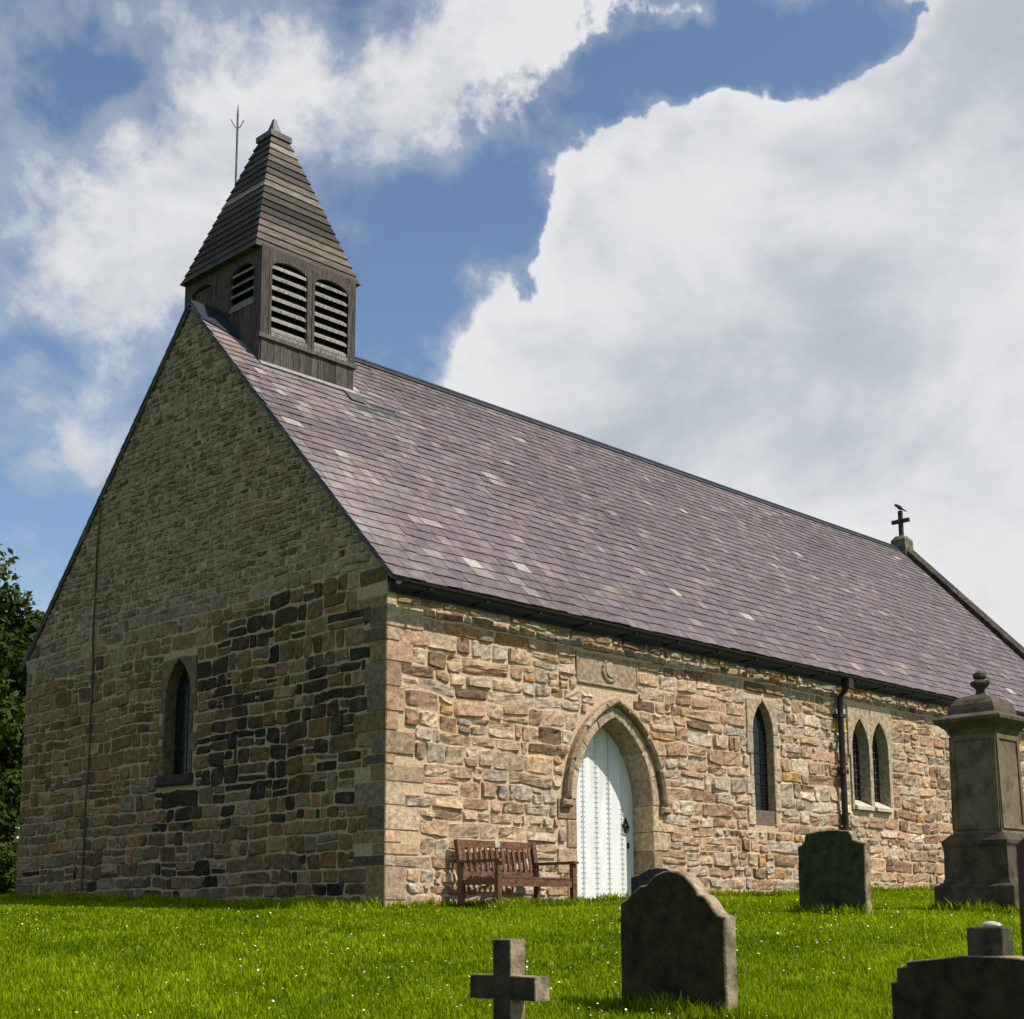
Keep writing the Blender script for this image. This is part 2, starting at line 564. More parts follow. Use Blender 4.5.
def make_ground():
    t = np.linspace(-1, 1, 261)
    g = np.sinh(t * 7.2) / math.sinh(7.2) * 2500
    X, Y = np.meshgrid(g, g)
    Z = zg(X, Y)
    n = len(t)
    V = np.stack([X.ravel(), Y.ravel(), Z.ravel()], 1)
    i = np.arange(n * n).reshape(n, n)
    F = np.stack([i[:-1, :-1].ravel(), i[:-1, 1:].ravel(), i[1:, 1:].ravel(), i[1:, :-1].ravel()], 1)
    o = big_mesh('ground', V, F, np.ones(len(V)), M['ground'], 4)
    tag(o, 'sloping churchyard lawn rising to the stone church', kind='structure')
    return o


make_ground()

# ------------------------------------------------------------------ church dimensions
W, HR, L, HE = 8.6967, 8.6046, 20.03, 3.8
OV, VG = 0.17, 0.05
SLOPE = (HR - HE) / (W / 2 + OV)
CS, SN = 1 / math.sqrt(1 + SLOPE ** 2), SLOPE / math.sqrt(1 + SLOPE ** 2)


def rake_z(y):          # roof plane height over y
    yy = np.where(np.asarray(y) <= W / 2, y, W - np.asarray(y))
    return HE + (yy + OV) * SLOPE


frS = lambda u, v, h: (u, -h, v)          # south wall, outward -Y
frW = lambda u, v, h: (-h, W - u, v)      # west wall, outward -X, u runs from the north corner


def arch(cx, a, z0, zs, zt, n=10):
    """outline of a pointed opening from the left foot over the apex to the right foot"""
    h = zt - zs
    R = (a * a + h * h) / (2 * a)
    pts = [(cx - a, z0)]
    t1 = math.atan2(h, R - a)
    for i in range(n + 1):
        t = t1 * i / n
        pts.append((cx - a + R - R * math.cos(t), zs + R * math.sin(t)))
    for p in pts[::-1][1:]:
        pts.append((2 * cx - p[0], p[1]))
    return pts


def offset_arch(cx, a, z0, zs, zt, d, n=10):
    h = zt - zs
    R = (a * a + h * h) / (2 * a)
    c = R - a
    R2 = R + d
    zt2 = zs + math.sqrt(R2 * R2 - c * c)
    return arch(cx, a + d, z0, zs, zt2, n)


# ------------------------------------------------------------------ rubble masonry
def jit(c, s, r):
    c = np.array(c, float)
    return np.clip(c * (1 + r.normal(0, s)) * (1 + r.normal(0, s * 0.10, 3)), 0.004, 0.9)


def rubble(mb, fr, u0, u1, v0, v1, course, width, colf, excl, seed, top=None, gap=0.011, relief=1.0, ulim=None, warp=0.035, mi=0):
    r = np.random.default_rng(seed)
    v = v0
    row = 0
    while v < v1:
        lo, hi = course(v)
        h = r.uniform(lo, hi)
        if v + h > v1 - 0.03:
            h = v1 - v
            if h < 0.05:
                break
        a, b = u0, u1
        if ulim:
            a, b = ulim(v + h * 0.55)
            a = max(a, u0); b = min(b, u1)
        segs = [(a, b)]
        for (e0, e1, f0, f1) in excl:
            ov = min(v + h, f1) - max(v, f0)
            if ov > 0.22 * h or ov > 0.05:
                ns = []
                for (p, q) in segs:
                    if e1 <= p or e0 >= q:
                        ns.append((p, q))
                    else:
                        if e0 > p: ns.append((p, e0))
                        if e1 < q: ns.append((e1, q))
                segs = ns
        for (p, q) in segs:
            if q - p < 0.05:
                continue
            cells = []
            x = p
            while x < q - 1e-6:
                wl, wh = width(v)
                w = r.uniform(wl, wh) * (0.75 if h < 0.13 else 1.0)
                if r.random() < 0.2: w *= 0.5
                if r.random() < 0.1: w *= 1.5
                if x + w > q - 0.09:
                    w = q - x
                cells.append((x, x + w)); x += w
            for (c0, c1) in cells:
                w = c1 - c0
                if h > 0.19 and r.random() < 0.33:
                    sp = r.uniform(0.35, 0.65)
                    subs = [(c0, c1, v, v + h * sp), (c0, c1, v + h * sp, v + h)]
                elif w > 0.3 and r.random() < 0.12:
                    m_ = c0 + w * r.uniform(.55, .75)
                    sp = r.uniform(0.4, 0.6)
                    subs = [(c0, m_, v, v + h), (m_, c1, v, v + h * sp), (m_, c1, v + h * sp, v + h)]
                else:
                    subs = [(c0, c1, v, v + h)]
                for (s0, s1, t0, t1) in subs:
                    stone(mb, fr, s0, s1, t0, t1, colf, r, excl, gap, relief, ulim, warp, seed, mi)
        v += h
        row += 1


GX = np.array([-1, -1, -0.9, -0.45, 0, 0.45, 0.9, 1, 1.0])
GY = np.array([-1, -1, -0.82, -0.3, 0.3, 0.82, 1, 1.0])


def stone(mb, fr, s0, s1, t0, t1, colf, r, excl, gap, relief, ulim, warp, seed, mi):
    g = gap * r.uniform(0.6, 1.5)
    cx, cy = (s0 + s1) / 2, (t0 + t1) / 2
    hw, hh = (s1 - s0) / 2 - g, (t1 - t0) / 2 - g
    if hw < 0.02 or hh < 0.015:
        return
    nx, ny = len(GX), len(GY)
    A, B = np.meshgrid(GX, GY)
    A = A.copy(); B = B.copy()
    rad = min(hw, hh) * r.uniform(0.05, 0.42)
    kx, ky = rad / hw * 0.42, rad / hh * 0.42
    A2 = A * (1 - kx * B ** 4); B2 = B * (1 - ky * A ** 4)
    cj = r.normal(0, 0.095, (4, 2)) * np.array([min(1.0, 0.12 / hw), 1.0])
    wts = [(1 - A) * (1 - B) / 4, (1 + A) * (1 - B) / 4, (1 + A) * (1 + B) / 4, (1 - A) * (1 + B) / 4]
    for i in range(4):
        A2 = A2 + wts[i] * cj[i, 0]; B2 = B2 + wts[i] * cj[i, 1]
    U = cx + A2 * hw; V = cy + B2 * hh
    ns = seed * 7
    U = U + 0.011 * vnoise(U * 16, V * 16, ns + 3); V = V + 0.011 * vnoise(U * 13, V * 17, ns + 4)
    wv = 1.0
    for (e0, e1, f0, f1) in excl:
        dx = max(e0 - cx, cx - e1, 0); dy = max(f0 - cy, cy - f1, 0)
        wv = min(wv, math.hypot(dx, dy) / 0.45)
    V = V + wv * warp * (fbm(U * 0.9, V * 0.8, ns + 11, 2) + 0.4 * vnoise(U * 3.1, V * 2, ns + 15))
    U = U + wv * warp * 0.6 * fbm(U * 1.2, V * 1.3, ns + 19, 2)
    if ulim:
        for i in range(ny):
            for j in range(nx):
                a, b = ulim(V[i, j])
                U[i, j] = min(max(U[i, j], a), b)
    edge = np.maximum(np.abs(A), np.abs(B))
    bul = relief * r.uniform(0.008, 0.027)
    H = np.where(edge >= 1.0, 0.004, bul * (1 - 0.40 * np.maximum(A ** 8, B ** 8)))
    tilt = r.normal(0, 0.008, 2) * relief
    H = H + np.where(edge < 1.0, tilt[0] * A + tilt[1] * B + 0.010 * relief * vnoise(U * 17 + 50, V * 19, ns + 23) * 1.4, 0)
    H = np.maximum(H, 0.003)
    # outermost ring dives behind the mortar
    H[0, :] = H[-1, :] = -0.02; H[:, 0] = H[:, -1] = -0.02
    P = np.empty((ny * nx, 3))
    k = 0
    for i in range(ny):
        for j in range(nx):
            P[k] = fr(U[i, j], V[i, j], H[i, j]); k += 1
    idx = np.arange(ny * nx).reshape(ny, nx)
    F = [(idx[i, j], idx[i, j + 1], idx[i + 1, j + 1], idx[i + 1, j]) for i in range(ny - 1) for j in range(nx - 1)]
    mb.add(P, F, colf(cx, cy, r), mi)


def palette(items):
    w = np.array([i[0] for i in items], float); w /= w.sum()
    cs = [i[1] for i in items]
    return lambda r, s=0.14: jit(cs[r.choice(len(cs), p=w)], s, r)


PAL_S = palette([(3.2, (0.460, 0.317, 0.197)), (2.6, (0.490, 0.359, 0.241)), (2.2, (0.430, 0.340, 0.255)), (1.7, (0.330, 0.208, 0.125)),
                 (0.5, (0.460, 0.265, 0.111)), (1.5, (0.440, 0.279, 0.179)), (1.5, (0.530, 0.421, 0.309)), (0.6, (0.220, 0.137, 0.089)), (0.9, (0.400, 0.331, 0.272))])
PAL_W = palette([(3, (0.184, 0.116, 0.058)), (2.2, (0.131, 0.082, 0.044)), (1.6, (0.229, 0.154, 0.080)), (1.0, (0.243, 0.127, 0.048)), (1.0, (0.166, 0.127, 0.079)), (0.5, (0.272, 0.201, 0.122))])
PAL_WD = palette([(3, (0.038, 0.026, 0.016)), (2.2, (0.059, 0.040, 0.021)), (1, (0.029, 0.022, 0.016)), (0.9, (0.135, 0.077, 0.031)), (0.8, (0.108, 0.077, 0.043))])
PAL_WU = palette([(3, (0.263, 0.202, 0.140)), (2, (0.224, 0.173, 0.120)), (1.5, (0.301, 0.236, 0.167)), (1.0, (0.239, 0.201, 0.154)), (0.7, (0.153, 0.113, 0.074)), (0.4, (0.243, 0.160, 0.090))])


def col_south(u, v, r):
    c = PAL_S(r)
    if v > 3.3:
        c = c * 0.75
    if u > 9.5:
        c = c * np.array([1.05, 1.02, 0.98])
    return c


def west_split(y):       # height where the rebuilt gable starts
    return 4.05 - 0.07 * (y - 1) if y > 0.6 else 4.0


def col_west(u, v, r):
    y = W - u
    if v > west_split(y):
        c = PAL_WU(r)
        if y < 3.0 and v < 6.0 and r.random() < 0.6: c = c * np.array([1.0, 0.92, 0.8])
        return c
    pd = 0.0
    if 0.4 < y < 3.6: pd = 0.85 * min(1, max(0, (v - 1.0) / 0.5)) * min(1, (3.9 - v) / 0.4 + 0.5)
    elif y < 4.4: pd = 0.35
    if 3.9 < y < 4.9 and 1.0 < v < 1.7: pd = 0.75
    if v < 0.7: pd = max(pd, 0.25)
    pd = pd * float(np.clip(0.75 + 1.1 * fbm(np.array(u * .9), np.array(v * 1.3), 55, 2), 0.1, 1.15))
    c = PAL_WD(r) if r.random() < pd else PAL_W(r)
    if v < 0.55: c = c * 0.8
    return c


church = empty('stone_church', (0, 0, 0))
tag(church, 'small rubble stone church with purple slate roof and louvred wooden bell turret', 'church')

# openings --------------------------------------------------------------
DOOR = dict(cx=4.06, a=0.79, z0=0.0, zs=1.38, zt=2.53)
LAN = dict(cx=7.57, a=0.27, z0=1.45, zs=2.62, zt=3.13)
TW1 = dict(cx=10.39, a=0.265, z0=1.64, zs=2.62, zt=3.13)
TW2 = dict(cx=11.02, a=0.265, z0=1.64, zs=2.62, zt=3.13)
WWc = 4.33
WL = dict(cx=W - WWc, a=0.31, z0=1.80, zs=2.85, zt=3.40)

DS = (0.47, 0.39, 0.29)


def dressed_col(r, base=DS, s=0.12):
    return jit(base, s, r)


def surround(mb, fr, A, zb, narrow, wide, seed, headpad, base, h=0.026, side_first=0):
    """long and short jamb blocks plus two head blocks; returns the rectangles they cover"""
    r = np.random.default_rng(seed)
    rects = []
    cx, a, zs, zt = A['cx'], A['a'], A['zs'], A['zt']
    for sgn in (-1, 1):
        z = zb; i = side_first if sgn < 0 else 1 - side_first
        while z < zs - 0.05:
            hh = r.uniform(0.16, 0.42) if i % 2 else r.uniform(0.18, 0.3)
            z2 = z + hh
            if z2 > zs - 0.14: z2 = zs
            w = (narrow if i % 2 else wide) * r.uniform(0.85, 1.15)
            u_in, u_out = cx + sgn * a, cx + sgn * (a + w)
            p = [(u_in, z + .004), (u_out, z + .004), (u_out, z2 - .004), (u_in, z2 - .004)]
            mb.prism(p, fr, -0.05, h + r.uniform(-.004, .006), dressed_col(r, base), 0, 0.008)
            rects.append((min(u_in, u_out) - 0.01, max(u_in, u_out) + 0.01, z, z2))
            z = z2; i += 1
        pts = [p for p in arch(cx, a, zs, zs, zt, 10)[1:]]
        half = [p for p in pts if (p[0] - cx) * sgn >= -1e-6]
        half = sorted(half, key=lambda p: p[1])
        ztop = zt + headpad
        u_out = cx + sgn * (a + wide * 0.8)
        poly = [(p[0], p[1] + 0.004) for p in half] + [(cx + sgn * 0.004, ztop), (u_out, ztop - 0.03), (u_out, zs + 0.004)]
        poly[len(half) - 1] = (cx + sgn * 0.004, poly[len(half) - 1][1])
        mb.prism(poly, fr, -0.05, h, dressed_col(r, base), 0, 0.006)
        rects.append((min(cx, u_out) - .01, max(cx, u_out) + .01, zs, ztop + 0.005))
    return rects


def reveal(mb, fr, A, h0, depth, col, n=10):
    pts = arch(A['cx'], A['a'] - .004, A['z0'], A['zs'], A['zt'] - .006, n)
    V = [fr(p[0], p[1], h0) for p in pts] + [fr(p[0], p[1], -depth) for p in pts]
    m = len(pts)
    mb.add(V, [(i, m + i, m + i + 1, i + 1) for i in range(m - 1)], col, 0)


def glazing(parent, fr, A, depth, nbars_v, step, name='glass', lead='iron_clean'):
    mb = MB()
    pts = arch(A['cx'], A['a'] + 0.005, A['z0'] - 0.02, A['zs'], A['zt'] + 0.005, 10)
    mb.prism(pts, fr, -depth - 0.02, -depth, (0.1, 0.1, 0.1))
    g = mb.build(name, M['glass'], parent)
    lb = MB()
    z = A['z0'] + step * 0.6

    def hw(z):
        if z < A['zs']: return A['a']
        h = A['zt'] - A['zs']; R = (A['a'] ** 2 + h * h) / (2 * A['a'])
        return max(0, math.sqrt(max(0, R * R - (z - A['zs']) ** 2)) - (R - A['a']))
    while z < A['zt'] - 0.05:
        q = hw(z)
        lb.prism([(A['cx'] - q, z - .006), (A['cx'] + q, z - .006), (A['cx'] + q, z + .006), (A['cx'] - q, z + .006)], fr, -depth, -depth + 0.012)
        z += step
    for i in range(1, nbars_v):
        u = A['cx'] - A['a'] + 2 * A['a'] * i / nbars_v
        zt = A['z0']
        while zt < A['zt'] and hw(zt) > abs(u - A['cx']): zt += 0.01
        lb.prism([(u - .005, A['z0']), (u + .005, A['z0']), (u + .005, zt), (u - .005, zt)], fr, -depth, -depth + 0.009)
    lb.build('leading', M[lead], parent)
    return g


# door surround ---------------------------------------------------------
rs = np.random.default_rng(5)
mb = MB()
door_rects = []
for sgn in (-1, 1):
    z = -0.3; i = 0 if sgn < 0 else 1
    while z < DOOR['zs'] - 0.01:
        z2 = z + rs.uniform(0.26, 0.42)
        if z2 > DOOR['zs'] - 0.16: z2 = DOOR['zs']
        w = (0.20 if i % 2 else 0.34) * rs.uniform(.9, 1.1)
        ui, uo = DOOR['cx'] + sgn * DOOR['a'], DOOR['cx'] + sgn * (DOOR['a'] + w)
        mb.prism([(ui, z + .004), (uo, z + .004), (uo, z2 - .004), (ui, z2 - .004)], frS, -0.36, 0.024, dressed_col(rs, (0.43, 0.305, 0.195), 0.2), 0, 0.012)
        door_rects.append((min(ui, uo) - .01, max(ui, uo) + .01, z, z2))
        z = z2; i += 1
inner = arch(DOOR['cx'], DOOR['a'], DOOR['zs'], DOOR['zs'], DOOR['zt'], 12)[1:-1]
outer = offset_arch(DOOR['cx'], DOOR['a'], DOOR['zs'], DOOR['zs'], DOOR['zt'], 0.165, 12)[1:-1]
cuts = [0, 3, 6, 9, 12, 15, 18, 21, 24]
for i in range(len(cuts) - 1):
    a_, b_ = cuts[i], cuts[i + 1]
    poly = inner[a_:b_ + 1] + outer[a_:b_ + 1][::-1]
    pc = np.array(poly); cen = pc.mean(0)
    poly = [tuple(cen + (p - cen) * 0.994) for p in pc]
    mb.prism(poly, frS, -0.36, 0.026 + rs.uniform(-.003, .004), dressed_col(rs, (0.43, 0.33, 0.23), 0.12), 0, 0.012)
for (z_a, z_b) in [(1.4 + 0.12 * i, 1.4 + 0.12 * (i + 1)) for i in range(13)]:
    zz = z_a
    hit_ = [p for p in offset_arch(DOOR['cx'], DOOR['a'], DOOR['zs'], DOOR['zs'], DOOR['zt'], 0.26, 30) if p[1] >= zz]
    if hit_:
        q = max(abs(p[0] - DOOR['cx']) for p in hit_)
        door_rects.append((DOOR['cx'] - q - .01, DOOR['cx'] + q + .01, z_a, z_b))
doorway = mb.build('doorway', [M['rubble']], church)
# hood mould
mb = MB()
hi_ = offset_arch(DOOR['cx'], DOOR['a'], DOOR['zs'], DOOR['zs'], DOOR['zt'], 0.169, 14)[1:-1]
ho_ = offset_arch(DOOR['cx'], DOOR['a'], DOOR['zs'], DOOR['zs'], DOOR['zt'], 0.255, 14)[1:-1]
for i in range(0, 28, 4):
    poly = hi_[i:i + 5] + ho_[i:i + 5][::-1]
    pc = np.array(poly); cen = pc.mean(0)
    poly = [tuple(cen + (p - cen) * 0.993) for p in pc]
    mb.prism(poly, frS, -0.02, 0.115, dressed_col(rs, (0.33, 0.245, 0.165), 0.16), 0, 0.03)
for sgn in (-1, 1):
    u_a, u_b = DOOR['cx'] + sgn * (DOOR['a'] + .13), DOOR['cx'] + sgn * (DOOR['a'] + .32)
    mb.prism([(u_a, 1.27), (u_b, 1.27), (u_b, 1.375), (u_a, 1.375)], frS, -.02, 0.10, (0.30, 0.23, 0.16), 0, 0.03)
hood = mb.build('hood_mould', [M['rubble']], doorway)

# door leaf -------------------------------------------------------------
mb = MB()
ad = dict(DOOR); ad['a'] = 0.80
outl = arch(ad['cx'], ad['a'] + .01, 0.0, ad['zs'], ad['zt'] + .01, 16)


def clip_arch(u0, u1):
    def top(u):
        h = ad['zt'] - ad['zs']; R = (ad['a'] ** 2 + h * h) / (2 * ad['a'])
        x = abs(u - ad['cx']); c = R - ad['a']
        return ad['zs'] + math.sqrt(max(0.0001, R * R - (x + c) ** 2))
    us = np.linspace(u0, u1, 6)
    return [(u0, 0.02)] + [(u1, 0.02)] + [(u, top(u)) for u in us[::-1]]


nb = 6
bw = 1.6 / nb
edges_u = [DOOR['cx'] - 0.8 + bw * i for i in range(nb + 1)]
for i in range(nb):
    mb.prism(clip_arch(edges_u[i] + .009, edges_u[i + 1] - .009), frS, -0.40, -0.34 + (0.0 if i % 2 else 0.004), (1, 1, 1), 0, 0.006)
mb.prism(outl, frS, -0.44, -0.356, (1, 1, 1))
for i in range(1, nb):                    # rows of studs beside each joint
    for off in (-0.030, 0.030):
        u = edges_u[i] + off
        zt_ = max(p[1] for p in clip_arch(u - .001, u + .001)) - 0.06
        z = 0.12
        while z < zt_:
            c = np.array(frS(u, z, -0.336))
            V = [c + np.array((math.cos(t) * .013, 0, math.sin(t) * .013)) for t in np.linspace(0, 2 * math.pi, 7)[:-1]] + [c + np.array((0, -0.016, 0))]
            mb.add(V, [((k + 1) % 6, k, 6) for k in range(6)], (1, 1, 1))
            z += 0.068
door = mb.build('door', M['white'], church)
mb = MB()
hu, hz = 4.67, 1.12
mb.prism([(hu, hz - .11), (hu + .075, hz), (hu, hz + .11), (hu - .075, hz)], frS, -0.336, -0.327)
th = np.linspace(0, 2 * math.pi, 15)
mb.tube([frS(hu + .045 * math.sin(t), hz - .045 + .05 * math.cos(t), -0.308) for t in th], 0.010, 6)
mb.build('handle', M['iron_clean'], door)
mb = MB()
mb.prism([(4.72 - .022, .80), (4.72 + .022, .80), (4.72 + .022, .88), (4.72 - .022, .88)], frS, -0.336, -0.328)
mb.build('keyhole_plate', M['iron_clean'], door)

# windows ---------------------------------------------------------------


def make_window(fr, A, zb, narrow, wide, seed, pad, base, depth, nbars, step):
    mb = MB()
    rects = surround(mb, fr, A, zb, narrow, wide, seed, pad, base)
    reveal(mb, fr, A, 0.02, depth + 0.02, tuple(c * 0.95 for c in base))
    w = mb.build('window', [M['rubble']], church)
    glazing(w, fr, A, depth, nbars, step)
    return w, rects


win1, r1 = make_window(frS, LAN, 1.22, 0.07, 0.17, 21, 0.04, (0.46, 0.355, 0.245), 0.11, 3, 0.16)
mb = MB()
mb.prism([(7.30, 1.22), (7.84, 1.22), (7.84, 1.45), (7.30, 1.45)], frS, -0.3, 0.004, (0.16, 0.12, 0.09), 0, 0.01)
mb.build('sill', [M['dressed']], win1)

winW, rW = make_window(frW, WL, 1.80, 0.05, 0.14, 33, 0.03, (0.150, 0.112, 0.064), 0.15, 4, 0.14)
mb = MB()
mb.prism([(WL['cx'] - .43, 1.66), (WL['cx'] + .40, 1.65), (WL['cx'] + .41, 1.80), (WL['cx'] - .42, 1.80)], frW, -0.35, 0.07, (0.04, 0.035, 0.03), 0, 0.02)
mb.build('sill', M['soot'], winW)

# twin lancet: one plate of pale stone with two lights
mb = MB()
h1, h2 = arch(TW1['cx'], TW1['a'], TW1['z0'], TW1['zs'], TW1['zt'], 10), arch(TW2['cx'], TW2['a'], TW2['z0'], TW2['zs'], TW2['zt'], 10)
plate = [(10.07, 1.60), (11.34, 1.60), (11.34, 2.05), (11.40, 2.06), (11.40, 2.62), (11.45, 2.63), (11.45, 3.30), (10.02, 3.32), (10.02, 2.5), (10.07, 2.49)]
sheet(mb, plate, [h1, h2], frS, 0.03, (0.42, 0.335, 0.225))
n_ = len(plate)
V = [frS(p[0], p[1], 0.03) for p in plate] + [frS(p[0], p[1], -0.05) for p in plate]
mb.add(V, [((i + 1) % n_, i, n_ + i, n_ + (i + 1) % n_) for i in range(n_)], (0.42, 0.335, 0.225))
reveal(mb, frS, TW1, 0.03, 0.24, (0.36, 0.31, 0.23))
reveal(mb, frS, TW2, 0.03, 0.24, (0.36, 0.31, 0.23))
win2 = mb.build('window', [M['rubble']], church)
for T in (TW1, TW2):
    glazing(win2, frS, T, 0.17, 4, 0.115, lead='lead')
    mb = MB()
    P_ = [frS(T['cx'] - T['a'] + .01, 1.60, 0.08), frS(T['cx'] + T['a'] - .01, 1.60, 0.08), frS(T['cx'] + T['a'] - .01, 1.655, 0.08), frS(T['cx'] - T['a'] + .01, 1.655, 0.08),
          frS(T['cx'] - T['a'] + .01, 1.60, -0.22), frS(T['cx'] + T['a'] - .01, 1.60, -0.22), frS(T['cx'] + T['a'] - .01, 1.80, -0.20), frS(T['cx'] - T['a'] + .01, 1.80, -0.20)]
    mb.add(P_, [(0, 1, 2, 3), (3, 2, 6, 7), (1, 5, 6, 2), (4, 0, 3, 7), (4, 5, 1, 0)], (0.52, 0.45, 0.36))
    mb.build('sill', [M['dressed']], win2, recalc=True)
r2 = [(10.0, 11.47, 2.5, 3.33), (10.05, 11.42, 1.56, 2.6)]

# plaque over the door
mb = MB()
PX0, PX1, PZ0, PZ1 = 3.30, 4.58, 2.94, 3.37
mb.prism([(PX0, PZ0), (PX1, PZ0), (PX1, PZ1), (PX0, PZ1)], frS, -.05, 0.018, (0.36, 0.27, 0.18), 0, 0.008)
for (a_, b_, c_, d_) in [(PX0, PX1, PZ0, PZ0 + .035), (PX0, PX1, PZ1 - .035, PZ1), (PX0, PX0 + .035, PZ0 + .037, PZ1 - .037), (PX1 - .035, PX1, PZ0 + .037, PZ1 - .037)]:
    mb.prism([(a_, c_), (b_, c_), (b_, d_), (a_, d_)], frS, 0.0, 0.030, (0.36, 0.27, 0.18), 0, 0.008)
ring = [frS(3.98 + .15 * math.cos(t), 3.17 + .15 * math.sin(t), 0.022) for t in np.linspace(math.radians(120), math.radians(330), 16)]
mb.tube(ring, 0.022, 6, (0.30, 0.24, 0.17))
disc = [(4.0 + .11 * math.cos(t), 3.18 + .11 * math.sin(t)) for t in np.linspace(0, 2 * math.pi, 20)[:-1]]
mb.prism(disc, frS, 0.0, 0.034, (0.37, 0.30, 0.22), 0, 0.012)
mb.build('carved_plaque', [M['rubble']], church)
rp = [(PX0 - .01, PX1 + .01, PZ0, PZ1)]

# quoins ----------------------------------------------------------------
rq = np.random.default_rng(77)
qS, qW = [], []
qmb = MB()
z = -0.3; i = 0
while z < 3.52:
    hh = rq.uniform(0.11, 0.30)
    if z < 0.3: hh = rq.uniform(0.3, 0.42)
    z2 = z + hh
    if z2 > 3.5: z2 = 3.62
    ls, lw = (rq.uniform(0.26, 0.58), rq.uniform(0.18, 0.34)) if i % 2 else (rq.uniform(0.12, 0.30), rq.uniform(0.30, 0.6))
    p0 = rq.uniform(.012, .026)
    cS = PAL_S(rq)
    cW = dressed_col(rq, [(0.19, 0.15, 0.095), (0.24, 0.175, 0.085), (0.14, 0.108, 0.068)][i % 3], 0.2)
    g = rq.uniform(.006, .014)
    e = 0.012
    # one block wrapping the corner: west face and south face in their own weathered colour
    x0, y0 = -p0, -p0
    V = [(x0 + e, y0, z + g), (ls, y0, z + g), (ls, y0, z2 - g), (x0 + e, y0, z2 - g)]
    qmb.add(V, [(0, 1, 2, 3)], cS, 0)
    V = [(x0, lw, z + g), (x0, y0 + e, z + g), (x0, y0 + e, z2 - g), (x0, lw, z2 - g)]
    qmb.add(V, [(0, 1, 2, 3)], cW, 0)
    qmb.add([(x0, y0 + e, z + g), (x0 + e, y0, z + g), (x0 + e, y0, z2 - g), (x0, y0 + e, z2 - g)], [(0, 1, 2, 3)], (np.array(cS) + np.array(cW)) / 2, 0)
    T = [(x0 + e, y0, z2 - g), (ls, y0, z2 - g), (ls, .05, z2 - g), (.05, .05, z2 - g), (.05, lw, z2 - g), (x0, lw, z2 - g), (x0, y0 + e, z2 - g)]
    B = [(p[0], p[1], z + g) for p in T]
    qmb.add(T, [range(7)], cS, 0); qmb.add(B, [list(range(7))[::-1]], cS, 0)
    qmb.add([(ls, y0, z + g), (ls, .05, z + g), (ls, .05, z2 - g), (ls, y0, z2 - g)], [(0, 1, 2, 3)], cS)
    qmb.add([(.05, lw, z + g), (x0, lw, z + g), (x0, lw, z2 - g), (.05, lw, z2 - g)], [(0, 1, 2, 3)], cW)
    qS.append((-0.1, ls + .005, z, z2)); qW.append((W - lw - .005, W + .1, z, z2))
    z = z2; i += 1
qmb.build('quoins', [M['rubble']], church)

# north-west quoins seen at the far edge of the west wall
# south wall ------------------------------------------------------------
ZB = -0.45
mb = MB()
doorhole = arch(DOOR['cx'], DOOR['a'], ZB + .02, DOOR['zs'], DOOR['zt'], 12)
sheet(mb, [(0, ZB), (L + .3, ZB), (L + .3, HE - .05), (0, HE - .05)],
      [doorhole, arch(LAN['cx'], LAN['a'], 1.3, LAN['zs'], LAN['zt']), [(10.1, 1.62), (11.3, 1.62), (11.3, 3.2), (10.1, 3.2)]], frS, 0.0, (0.55, 0.405, 0.26), 1)
exS = door_rects + r1 + r2 + rp + qS + [(7.29, 7.85, 1.2, 1.46), (DOOR['cx'] - .82, DOOR['cx'] + .82, -.4, 1.4), (LAN['cx'] - .28, LAN['cx'] + .28, 1.2, 3.1)]


def course_S(v):
    if v > 3.45: return (0.13, 0.19)
    return (0.11, 0.25) if v < 2.4 else (0.11, 0.22)


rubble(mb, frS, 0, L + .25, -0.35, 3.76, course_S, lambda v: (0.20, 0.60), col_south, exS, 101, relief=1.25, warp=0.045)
mb.build('wall', [M['rubble'], M['mortar']], church)

# west wall -------------------------------------------------------------
mb = MB()
sheet(mb, [(0, ZB), (W, ZB), (W, float(rake_z(0.0)) - .03), (W / 2, HR - .06), (0, float(rake_z(0.0)) - .03)],
      [arch(WL['cx'], WL['a'], 1.7, WL['zs'], WL['zt'])], frW, 0.0, (0.40, 0.305, 0.195), 1)
exW = rW + qW + [(WL['cx'] - .47, WL['cx'] + .47, 1.62, 1.81), (WL['cx'] - .32, WL['cx'] + .32, 1.6, 3.3)]


def ulimW(v):
    if v < float(rake_z(0.0)) - .02: return (0.0, W)
    yl = (v - HE) / SLOPE - OV + 0.015
    return (min(yl, W / 2), max(W - yl, W / 2))


def course_W(v):
    if v > 4.0: return (0.075, 0.120)
    return (0.13, 0.25)


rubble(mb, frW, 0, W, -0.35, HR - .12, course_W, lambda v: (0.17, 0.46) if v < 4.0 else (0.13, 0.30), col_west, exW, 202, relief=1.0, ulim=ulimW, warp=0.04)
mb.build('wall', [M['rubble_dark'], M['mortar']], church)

# north and east walls
mb = MB()
frN = lambda u, v, h: (L + .3 - u, W + h, v)
frE = lambda u, v, h: (L + .3 + h, u, v)
sheet(mb, [(0, ZB), (L + .3, ZB), (L + .3, HE), (0, HE)], [], frN, 0.0, (0.2, 0.16, 0.11), 1)
rubble(mb, frN, 0, L + .3, 0.0, 3.7, lambda v: (0.16, 0.26), lambda v: (0.25, 0.6), lambda u, v, r: PAL_W(r) * 1.5, [], 303)
mb.build('wall', [M['rubble_dark'], M['mortar']], church)
mb = MB()
sheet(mb, [(0, ZB), (W, ZB), (W, HE), (W / 2, HR + .1), (0, HE)], [], frE, 0.0, (0.2, 0.16, 0.11), 1)


def ulimE(v):
    if v < HE: return (0.0, W)
    yl = (v - HE) / SLOPE - OV
    return (min(max(yl, 0), W / 2), max(min(W - yl, W), W / 2))


